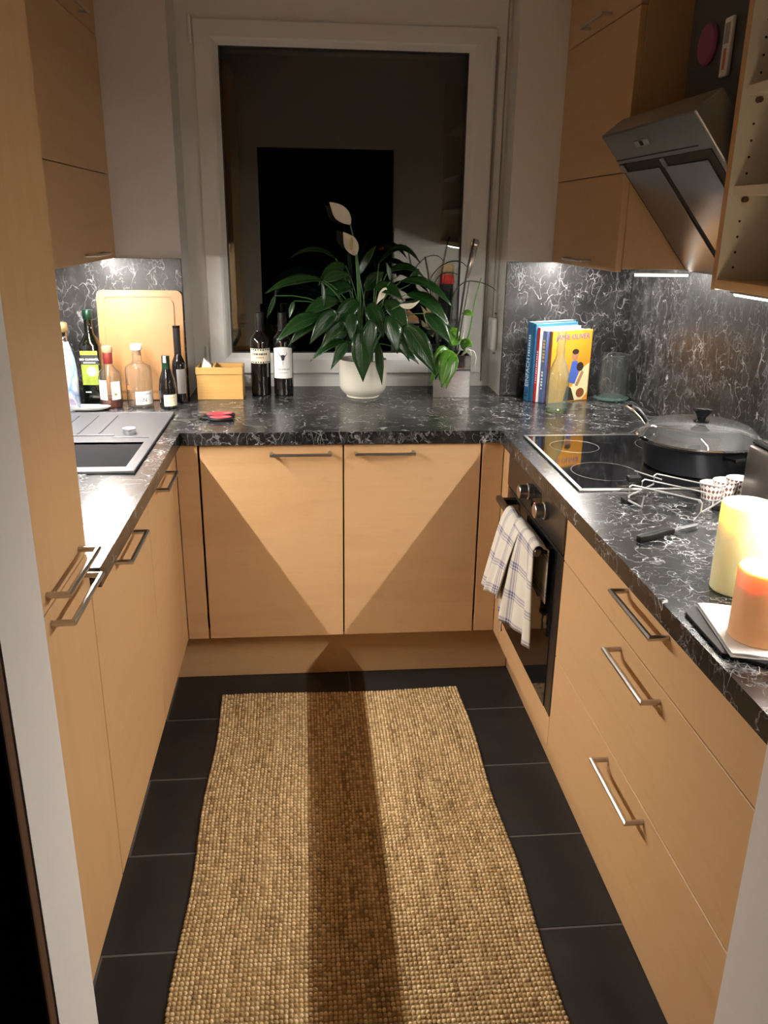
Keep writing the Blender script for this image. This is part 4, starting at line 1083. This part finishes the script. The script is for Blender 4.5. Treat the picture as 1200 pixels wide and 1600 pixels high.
P0 = rrect(W_, H_, .022); P1 = inset(P0, W_, H_, .022); P2 = inset(P0, W_, H_, .031)
board_slab(P0, 0, .014, 'board_body', 'beech_board', cb); board_ring(P0, P1, .0141, .018, 'border', 'beech_board', cb); board_slab(P2, .0141, .018, 'face', 'beech_board', cb)

# bamboo box
bb = thing('bamboo_box', 'open bamboo storage box with a paper packet beside the wine bottles', 'storage box', (-.43, .54, T))
x0, x1, y0, y1 = -.511, -.346, .492, .600
m = MB(); z1 = T+.118
m.box(x0, x1, y0, y0+.007, T+.0004, z1-.026).box(x0, x1, y1-.007, y1, T+.0004, z1).box(x0, x0+.007, y0+.007, y1-.007, T+.0004, z1-.026).box(x1-.007, x1, y0+.007, y1-.007, T+.0004, z1-.026).box(x0+.007, x1-.007, y0+.007, y1-.007, T+.0004, T+.006)
m.build('box_body', 'bamboo', bb, bevel=.001, seg=1)
m = MB(); m.box(x0-.003, x1+.001, y0-.003, y0+.008, z1-.0255, z1).box(x0-.003, x0+.006, y0+.008, y1-.008, z1-.0255, z1).box(x1-.006, x1+.001, y0+.008, y1-.008, z1-.0255, z1)
m.build('rim_frame', 'bamboo', bb, bevel=.001, seg=1)
box(-.452, -.446, y0+.009, y1-.009, T+.008, z1+.004).build('divider', 'bamboo', bb)
m = MB().box(-.022, .022, -.013, .013, 0, .105); ca, sa_ = math.cos(math.radians(38)), math.sin(math.radians(38))
m.v = [(-.500 + (x+.022)*ca*.8 - (z-.06)*-.25, .560+y, T+.046 + z*.80 - (x)*.65) for x, y, z in m.v]
tag(m.build('paper_packet', 'paper_white', bevel=.003), 'white paper packet sticking out of the bamboo box', 'packet')

# scissors
sc_ = thing('scissors', 'pair of scissors with red and black handles near the left worktop corner', 'scissors', (-.44, .165, T))
m = MB().prism([(-.558, .141), (-.500, .146), (-.455, .158), (-.455, .166), (-.505, .156)], T+.0006, T+.0022, 'z').build('blade', 'steel', sc_)
m = MB().prism([(-.556, .144), (-.500, .152), (-.450, .164), (-.452, .172), (-.505, .160)], T+.0024, T+.0040, 'z').build('blade', 'steel', sc_)
MB().lathe([(0, 0), (.007, 0), (.007, .006), (0, .006)], (-.462, .161, T+.0042), 14).build('pivot', 'black_plastic', sc_)
def loop(cx, cy, rx, ry, ang, z, mat_o, mat_i):
    pts = [(cx + rx*math.cos(a)*math.cos(ang) - ry*math.sin(a)*math.sin(ang), cy + rx*math.cos(a)*math.sin(ang) + ry*math.sin(a)*math.cos(ang), z) for a in [2*PI*i/22 for i in range(23)]]
    g = MB().tube(pts, .0065, 8).build('handle_loop', mat_o, sc_, smooth=True)
    pts2 = [(cx + (x-cx)*.86, cy + (y-cy)*.86, z+.003) for x, y, _ in pts]
    MB().tube(pts2, .0055, 8).build('grip_inlay', mat_i, g, smooth=True)
loop(-.405, .200, .046, .019, .16, T+.0072, 'black_plastic', 'red_plastic'); loop(-.395, .146, .036, .016, .02, T+.0072, 'black_plastic', 'red_plastic')
MB().tube([(-.462, .160, T+.007), (-.448, .180, T+.007)], .006, 8).build('shank', 'black_plastic', sc_, smooth=True); MB().tube([(-.465, .163, T+.007), (-.428, .150, T+.007)], .006, 8).build('shank', 'black_plastic', sc_, smooth=True)

# ------------------------------------------------------------------ rug
rg = thing('jute_rug', 'natural jute runner rug on the dark tiled kitchen floor', 'rug', (-.01, -.85, 0.0005))
RX0, RX1, RY0, RY1 = -.415, .392, -1.66, -.070
def rug_edge(x, y):
    # slightly wavy outline
    u = (x-RX0)/(RX1-RX0); v = (y-RY0)/(RY1-RY0)
    return (x + .004*math.sin(v*17)*(2*abs(u-.5)) - .010*(v-.5)*(u-.5), y + .006*math.sin(u*7+.6)*max(0, v-.5)*2)
m = MB(); vs = []; fs = []; na, nb = 12, 24
for zz in (.0006, .0065):
    for i in range(na+1):
        for j in range(nb+1):
            x, y = rug_edge(RX0+.003+(RX1-RX0-.006)*i/na, RY0+.003+(RY1-RY0-.006)*j/nb); vs.append((x, y, zz))
K = (na+1)*(nb+1)
for i in range(na):
    for j in range(nb):
        q = i*(nb+1)+j; f = (q, q+nb+1, q+nb+2, q+1); fs += [f[::-1], tuple(K+t_ for t_ in f)]
for i in range(na):
    for q, q2 in ((i*(nb+1), (i+1)*(nb+1)), ((i+1)*(nb+1)+nb, i*(nb+1)+nb)): fs.append((q, q2, K+q2, K+q))
for j in range(nb):
    for q, q2 in ((j+1, j), (na*(nb+1)+j, na*(nb+1)+j+1)): fs.append((q, q2, K+q2, K+q))
m.add(vs, fs).build('backing', 'jute', rg)
px_, py_ = .0099, .0118
cols = int((RX1-RX0)/px_); rows = int((RY1-RY0)/py_)
vs = []; fs = []; tone = []
ringn = 6
colt = [random.random() for _ in range(cols+1)]
for i in range(cols+1):
    for j in range(rows+1):
        x = RX0+.004 + px_*i + random.uniform(-.0006, .0006); y = RY0+.004 + py_*j + random.uniform(-.0008, .0008)
        x, y = rug_edge(x, y)
        rx = .0051*random.uniform(.88, 1.10); ry = .0053*random.uniform(.86, 1.10); h = .0066*random.uniform(.8, 1.2); tw = random.uniform(-.35, .0)
        k = len(vs); t_ = min(1, max(0, .30*colt[i] + .75*random.random() - .02))
        for (rr, hz) in ((1.0, 0.0), (.80, .62)):
            for q in range(ringn):
                a = 2*PI*q/ringn + .3; dx, dy = rx*rr*math.cos(a), ry*rr*math.sin(a)
                vs.append((x + dx*math.cos(tw) - dy*math.sin(tw), y + dx*math.sin(tw) + dy*math.cos(tw), .0055 + h*hz))
        vs.append((x, y, .0055+h))
        for q in range(ringn):
            q2 = (q+1) % ringn
            fs.append((k+q, k+q2, k+ringn+q2, k+ringn+q)); fs.append((k+ringn+q, k+ringn+q2, k+2*ringn))
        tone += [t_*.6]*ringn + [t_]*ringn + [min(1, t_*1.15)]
me = bpy.data.meshes.new('weave'); me.from_pydata(vs, [], fs)
at = me.attributes.new('tone', 'FLOAT', 'POINT'); at.data.foreach_set('value', tone)
me.polygons.foreach_set('use_smooth', [True]*len(me.polygons))
wv = link('weave', me, 'jute', rg); wv['kind'] = 'stuff'

# ------------------------------------------------------------------ towel on the oven handle
tw = thing('kitchen_towel', 'cream and blue checked kitchen towel hanging from the oven handle', 'towel', (.46, -.45, .43))
def cloth(name, f, nu, nv, uvf):
    vs = []; uvs = []
    for i in range(nu+1):
        for j in range(nv+1): vs.append(tuple(f(i/nu, j/nv))); uvs.append(uvf(i/nu, j/nv))
    fs = [(i*(nv+1)+j, (i+1)*(nv+1)+j, (i+1)*(nv+1)+j+1, i*(nv+1)+j+1) for i in range(nu) for j in range(nv)]
    me = bpy.data.meshes.new(name); me.from_pydata(vs, [], fs); ul = me.uv_layers.new(name='UVMap')
    for lp in me.loops: ul.data[lp.index].uv = uvs[lp.vertex_index]
    me.polygons.foreach_set('use_smooth', [True]*len(me.polygons))
    o = link(name, me, 'towel_check', tw)
    md = o.modifiers.new('thickness', 'SOLIDIFY'); md.thickness = .0025; md.offset = 0
    return o
def drape(ya0, ya1, yb0, yb1, zb0, zb1, xb0, xb1, back, fold, seed, top=.748):
    """Cloth over the bar between ya0..ya1, hanging to a hem from (xb0,yb0,zb0) to (xb1,yb1,zb1)."""
    xc = XR-.049; r = .0135
    def f(u, v):
        ya = ya0 + (ya1-ya0)*u
        if v < .28:                                    # behind the bar
            s = 1 - v/.28; return (XR-.0185-.004*math.sin(3*u+seed)*s, ya + .01*s, top-.012 - back*s)
        if v < .40:                                    # over the bar
            a = PI*(v-.28)/.12; return (xc + r*math.cos(a) + .004, ya, top-.012 + r*math.sin(a)*1.0 + .003*math.sin(9*u+seed))
        s = (v-.40)/.60
        yb = yb0 + (yb1-yb0)*u; zb_ = zb0 + (zb1-zb0)*u; xb = xb0 + (xb1-xb0)*u
        w = s**.8
        x = (xc-r+.002)*(1-w) + xb*w + fold*math.sin(u*9.5+seed)*(.25+.75*s)*min(1, s*3) + fold*.5*math.sin(u*21+seed*2+s*2)*s
        y = ya*(1-w) + yb*w + fold*.5*math.cos(u*9.5+seed)*s
        z = (top-.012)*(1-s) + zb_*s
        return (x, y, z)
    return f
cloth('towel_layer', drape(-.300, -.480, -.210, -.400, .462, .500, .420, .432, .20, .008, .4), 30, 40, lambda u, v: (u*.22, v*.50))
cloth('towel_layer', drape(-.420, -.622, -.325, -.600, .425, .440, .445, .484, .16, .011, 2.0, .753), 34, 44, lambda u, v: (.05+u*.27, .13+v*.56))
MB().tube([(.455, -.372, .440), (.4545, -.371, .415), (.455, -.372, .380)], .0035, 8).build('hanging_loop', 'paper_white', tw, smooth=True)

# ------------------------------------------------------------------ potted plants
LEAVES = [
  ((0.083, 0.44, 1.171), (0.09, 0.425, 0.986), 0.0422, 0.012, (0, -1, 0.2)),
  ((0.147, 0.46, 1.123), (0.162, 0.455, 0.968), 0.0185, 0.010, (-0.5, -1, 0.1)),
  ((0.241, 0.46, 1.187), (0.357, 0.42, 1.007), 0.0415, 0.020, (-0.4, -1, 0.5)),
  ((-0.048, 0.52, 1.335), (-0.254, 0.47, 1.291), 0.0275, 0.020, (0, -0.6, 0.8)),
  ((-0.05, 0.47, 1.208), (-0.222, 0.43, 1.122), 0.0297, 0.030, (0.2, -0.8, 0.6)),
  ((-0.016, 0.48, 1.222), (-0.177, 0.45, 1.111), 0.0275, 0.025, (0.2, -0.9, 0.5)),
  ((-0.0, 0.46, 1.231), (-0.1, 0.42, 1.122), 0.0296, 0.020, (0.3, -1, 0.3)),
  ((0.032, 0.47, 1.126), (-0.101, 0.46, 1.052), 0.0208, 0.020, (0.2, -0.6, 0.8)),
  ((0.04, 0.45, 1.124), (-0.026, 0.42, 1.031), 0.0207, 0.015, (0.2, -0.8, 0.6)),
  ((0.046, 0.43, 1.232), (0.047, 0.41, 1.128), 0.0248, 0.010, (0.2, -1, 0.2)),
  ((-0.054, 0.46, 1.334), (-0.048, 0.45, 1.243), 0.0135, 0.005, (0.8, -0.7, 0)),
  ((0.158, 0.6, 1.39), (0.307, 0.56, 1.393), 0.0235, 0.050, (0, -0.5, 0.9)),
  ((0.185, 0.58, 1.355), (0.323, 0.55, 1.34), 0.0258, 0.030, (0, -0.5, 0.9)),
  ((0.231, 0.52, 1.332), (0.418, 0.47, 1.243), 0.0254, 0.035, (0, -0.6, 0.8)),
  ((0.253, 0.5, 1.289), (0.412, 0.46, 1.169), 0.0323, 0.030, (0.1, -0.7, 0.7)),
  ((0.316, 0.47, 1.225), (0.411, 0.43, 1.116), 0.0277, 0.012, (-0.2, -0.9, 0.5)),
  ((0.18, 0.46, 1.218), (0.214, 0.43, 1.086), 0.0344, 0.012, (0.3, -1, 0.2)),
  ((0.083, 0.56, 1.351), (0.144, 0.55, 1.454), 0.0174, 0.010, (-0.5, -0.8, 0)),
  ((-0.048, 0.53, 1.329), (0.051, 0.53, 1.352), 0.0253, 0.012, (0, -0.8, 0.5)),
  ((0.001, 0.6, 1.406), (-0.166, 0.58, 1.406), 0.0187, 0.030, (0, -0.5, 0.9)),
  ((0.035, 0.58, 1.383), (-0.066, 0.56, 1.312), 0.0256, 0.020, (0.2, -0.8, 0.6)),
  ((0.008, 0.5, 1.265), (-0.13, 0.47, 1.201), 0.0299, 0.020, (0.2, -0.8, 0.6)),
  ((0.118, 0.42, 1.207), (0.107, 0.41, 1.073), 0.0271, 0.008, (0.2, -1, 0.2)),
  ((0.17, 0.5, 1.266), (0.26, 0.46, 1.158), 0.0323, 0.020, (-0.2, -0.9, 0.5)),
  ((0.196, 0.47, 1.156), (0.261, 0.45, 1.055), 0.0255, 0.020, (-0.2, -0.9, 0.5)),
  ((0.219, 0.5, 1.095), (0.301, 0.48, 1.039), 0.0165, 0.012, (-0.2, -0.7, 0.7)),
  ((0.077, 0.5, 1.266), (-0.017, 0.46, 1.157), 0.0345, 0.020, (0.2, -0.9, 0.4)),
  ((0.112, 0.5, 1.255), (0.167, 0.45, 1.136), 0.0346, 0.020, (-0.1, -1, 0.4)),
  ((-0.218, 0.47, 1.284), (-0.249, 0.455, 1.208), 0.0113, 0.004, (0.6, -0.8, 0)),
  ((-0.152, 0.48, 1.266), (-0.171, 0.47, 1.205), 0.0102, 0.004, (-0.3, -0.9, 0)),
  ((0.267, 0.55, 1.319), (0.3, 0.54, 1.376), 0.0140, 0.008, (0, -1, 0)),
  ((0.192, 0.5, 1.333), (0.176, 0.49, 1.399), 0.0103, 0.004, (0.5, -1, 0)),
  ((0.136, 0.52, 1.309), (0.238, 0.49, 1.267), 0.0300, 0.020, (0, -0.8, 0.6)),
  ((0.056, 0.54, 1.307), (-0.06, 0.52, 1.263), 0.0325, 0.020, (0, -0.8, 0.6)),
  ((0.029, 0.46, 1.191), (-0.064, 0.44, 1.096), 0.0229, 0.020, (0.2, -0.9, 0.4)),
  ((0.29, 0.53, 1.264), (0.381, 0.5, 1.222), 0.0257, 0.020, (0, -0.7, 0.7)),
  ((0.108, 0.62, 1.29), (0.181, 0.64, 1.358), 0.0286, 0.010, (0, -1, 0.2)),
  ((0.049, 0.63, 1.301), (-0.009, 0.65, 1.356), 0.0286, 0.010, (0, -1, 0.2)),
  ((0.175, 0.55, 1.17), (0.298, 0.56, 1.086), 0.0308, 0.020, (0, -0.9, 0.4)),
  ((0.045, 0.56, 1.156), (-0.05, 0.58, 1.066), 0.0284, 0.020, (0, -0.9, 0.4)),
]
ORCHID = [
  ((0.416, 0.455, 1.094), (0.379, 0.43, 0.963), 0.0350, 0.020, (-0.2, -1, 0.4)),
  ((0.406, 0.48, 1.097), (0.341, 0.46, 0.971), 0.0306, 0.030, (0.3, -0.9, 0.5)),
  ((0.428, 0.44, 1.08), (0.395, 0.425, 0.959), 0.0256, 0.015, (-0.6, -1, 0.3)),
  ((0.419, 0.5, 1.106), (0.461, 0.56, 1.141), 0.0307, 0.010, (0, -1, 0.4)),
  ((0.462, 0.5, 1.095), (0.49, 0.46, 1.107), 0.0261, 0.012, (0, -0.9, 0.5)),
  ((0.443, 0.53, 1.114), (0.417, 0.56, 1.164), 0.0286, 0.010, (0.2, -1, 0.2)),
  ((0.457, 0.5, 1.222), (0.494, 0.47, 1.216), 0.0152, 0.006, (0, -0.7, 0.7)),
]
def bez(a, b, c, t): return a*(1-t)**2 + b*2*t*(1-t) + c*t*t
def blade(parent, name, base, tip, hw, arch, nrm, mat, n=10, fold=.22, shape=.85):
    base, tip, nrm = Vector(base), Vector(tip), Vector(nrm).normalized()
    mid = (base+tip)/2 + Vector((0, 0, 1))*arch*1.6 + nrm*arch*.6
    me = bpy.data.meshes.new(name); vs = []; uvs = []; fs = []
    cross = (-1.0, -.55, 0.0, .55, 1.0)
    wob = random.uniform(0, 6)
    for i in range(n+1):
        t = i/n; p = bez(base, mid, tip, t); d = (bez(base, mid, tip, min(1, t+.02)) - bez(base, mid, tip, max(0, t-.02))).normalized()
        sd = d.cross(nrm).normalized(); up = sd.cross(d).normalized()
        if up.dot(nrm) < 0: up = -up
        wd = hw*max(.02, math.sin(PI*min(1, t**shape*.97 + .03)))**.9 * (1 if t < .6 else (1 - .25*(t-.6)/.4))
        for c in cross:
            vs.append(p + sd*(c*wd) + up*(abs(c)*wd*fold + .05*wd*math.sin(t*14+wob+c*2)*abs(c))); uvs.append((c*.5+.5, t))
    m = len(cross)
    for i in range(n):
        for j in range(m-1): fs.append((i*m+j, (i+1)*m+j, (i+1)*m+j+1, i*m+j+1))
    me.from_pydata([tuple(v) for v in vs], [], fs); ul = me.uv_layers.new(name='UVMap')
    for lp in me.loops: ul.data[lp.index].uv = uvs[lp.vertex_index]
    me.polygons.foreach_set('use_smooth', [True]*len(me.polygons))
    o = link(name, me, mat, parent)
    md = o.modifiers.new('thickness', 'SOLIDIFY'); md.thickness = .0009; md.offset = 0
    return o
pl = thing('peace_lily', 'large peace lily with white flowers in the cream pot by the window', 'plant', (.098, .548, 1.03))
pt = thing('plant_pot', 'cream ceramic pot holding the peace lily', 'flower pot', (.098, .548, T))
pc = (.098, .548, T+.0004)
MB().lathe([(0, 0), (.060, 0), (.062, .003), (.060, .006), (.078, .020), (.086, .034), (.0885, .050), (.0885, .140), (.0865, .141), (.084, .138), (.083, .052), (.072, .030), (0, .026)], pc, 56).build('pot_wall', 'cream_ceramic', pt, smooth=True)
MB().lathe([(0, .118), (.081, .118), (.082, .121), (.04, .126), (0, .128)], pc, 36).build('soil', 'soil', pl, smooth=True)
root = Vector((.098, .548, 1.034))
def petiole(leaf, base, r=.0028):
    b = Vector(base); a = root + Vector((random.uniform(-.035, .035), random.uniform(-.035, .03), 0))
    mid = (a+b)/2 + Vector(((a.x-b.x)*.28, (a.y-b.y)*.25, abs(b.x-a.x)*.35 + .03))
    MB().tube([tuple(bez(a, mid, b, i/8)) for i in range(9)], r, 6, r*.6).build('leaf_stalk', 'stem_green', leaf, smooth=True)
for b_, t_, hw, ar, nn in LEAVES:
    lf = blade(pl, 'leaf', b_, t_, hw*.92, ar, nn, 'leaf_dark'); petiole(lf, b_)
def stalk(par, name, pts, r, mat, r1=None):
    P = [Vector(p) for p in pts]; out = []
    for i in range(len(P)-1):
        p0, p1, p2, p3 = P[max(0, i-1)], P[i], P[i+1], P[min(len(P)-1, i+2)]
        for k in range(5):
            t = k/5; out.append(.5*((2*p1) + (p2-p0)*t + (2*p0-5*p1+4*p2-p3)*t*t + (3*p1-p0-3*p2+p3)*t**3))
    out.append(P[-1]); return MB().tube([tuple(p) for p in out], r, 7, r1).build(name, mat, par, smooth=True)
f1 = stalk(pl, 'flower_stalk', [(.090, .545, 1.034), (.085, .51, 1.265), (.072, .50, 1.42), (.047, .49, 1.526)], .0035, 'stem_green', .0025)
blade(f1, 'flower', (.047, .49, 1.526), (-.026, .46, 1.596), .026, .010, (-.2, -1, -.3), 'flower', fold=.35)
f2 = stalk(pl, 'flower_stalk', [(.084, .545, 1.034), (.077, .50, 1.266), (.066, .48, 1.427)], .0035, 'stem_green', .0025)
blade(f2, 'flower', (.067, .48, 1.423), (.021, .46, 1.500), .024, .006, (.2, -1, -.2), 'flower', fold=.35)
MB().lathe([(0, 0), (.004, .003), (.0045, .030), (.002, .042), (0, .044)], (.050, .462, 1.440), 10).build('spadix', 'spadix', f2, smooth=True)
f3 = stalk(pl, 'flower_stalk', [(.110, .545, 1.034), (.160, .50, 1.20), (.224, .462, 1.254)], .003, 'stem_green', .002)
blade(f3, 'flower', (.222, .46, 1.256), (.292, .45, 1.272), .014, -.016, (0, -.7, .8), 'flower', fold=.5)
f4 = stalk(pl, 'flower_stalk', [(.112, .545, 1.034), (.150, .50, 1.20), (.178, .50, 1.311)], .003, 'stem_green', .002)
blade(f4, 'flower', (.178, .50, 1.311), (.141, .48, 1.256), .012, .006, (.3, -1, .2), 'flower', fold=.4)

op = thing('orchid_pot', 'square mirrored silver pot by the right side of the window', 'flower pot', (.43, .57, T))
m = MB(); x0, x1, y0, y1, z1 = .359, .499, .507, .647, 1.068; k_ = .004
m.box(x0, x1, y0, y0+k_, T+.0004, z1).box(x0, x1, y1-k_, y1, T+.0004, z1).box(x0, x0+k_, y0+k_, y1-k_, T+.0004, z1).box(x1-k_, x1, y0+k_, y1-k_, T+.0004, z1).box(x0+k_, x1-k_, y0+k_, y1-k_, T+.0004, T+.004)
m.build('pot_wall', 'mirror_silver', op, bevel=.0008, seg=1)
oc_ = thing('orchid', 'orchid without blooms in the square mirrored pot', 'plant', (.43, .57, 1.03))
box(x0+.006, x1-.006, y0+.006, y1-.006, 1.02, 1.045).build('bark', 'soil', oc_)
for b_, t_, hw, ar, nn in ORCHID: blade(oc_, 'leaf', b_, t_, hw, ar, nn, 'leaf_orchid', shape=.75, fold=.18)
stalk(oc_, 'stake', [(.440, .535, 1.046), (.463, .50, 1.335), (.489, .50, 1.482)], .004, 'stake', .0035)
stalk(oc_, 'stake', [(.385, .54, 1.046), (.339, .52, 1.31), (.317, .52, 1.419)], .0035, 'stake', .003)
stalk(oc_, 'flower_stem', [(.390, .545, 1.046), (.352, .54, 1.264), (.339, .53, 1.332), (.365, .52, 1.378), (.406, .51, 1.403), (.444, .50, 1.403), (.468, .49, 1.384)], .0028, 'stem_dark', .0016)
stalk(oc_, 'flower_stem', [(.420, .545, 1.046), (.421, .53, 1.242), (.433, .52, 1.30), (.467, .51, 1.334), (.517, .50, 1.333), (.561, .48, 1.315), (.586, .47, 1.287)], .0028, 'stem_dark', .0014)
stalk(oc_, 'flower_stem', [(.466, .53, 1.046), (.486, .50, 1.153), (.500, .49, 1.269), (.517, .48, 1.350)], .0032, 'stem_green', .002)
stalk(oc_, 'flower_stem', [(.448, .53, 1.046), (.458, .50, 1.199), (.469, .50, 1.268), (.477, .50, 1.335)], .003, 'stem_dark', .002)
for pts in ([(.44, .54, 1.05), (.455, .51, 1.085), (.462, .505, 1.12), (.468, .51, 1.16)], [(.455, .54, 1.05), (.480, .505, 1.082), (.505, .498, 1.086), (.515, .497, 1.062), (.512, .498, 1.035)], [(.43, .54, 1.05), (.420, .503, 1.080), (.400, .50, 1.078), (.385, .50, 1.060)], [(.46, .54, 1.05), (.470, .508, 1.078), (.488, .500, 1.092), (.498, .499, 1.07)]):
    stalk(oc_, 'air_root', pts, .003, 'root', .002)

# red and tan food packet by the doorway (seen mirrored in the window)
fp = thing('food_packet', 'tall red and tan food packet at the near end of the right worktop', 'packet', (.82, -1.58, T))
box(.790, .870, -1.61, -1.56, T+.0005, T+.24).build('lower_part', 'black_plastic', fp, bevel=.004)
box(.786, .874, -1.615, -1.555, T+.2405, T+.30).build('red_band', 'red_food', fp, bevel=.006); box(.790, .870, -1.61, -1.56, T+.3005, T+.37).build('tan_top', 'tan_food', fp, bevel=.008)
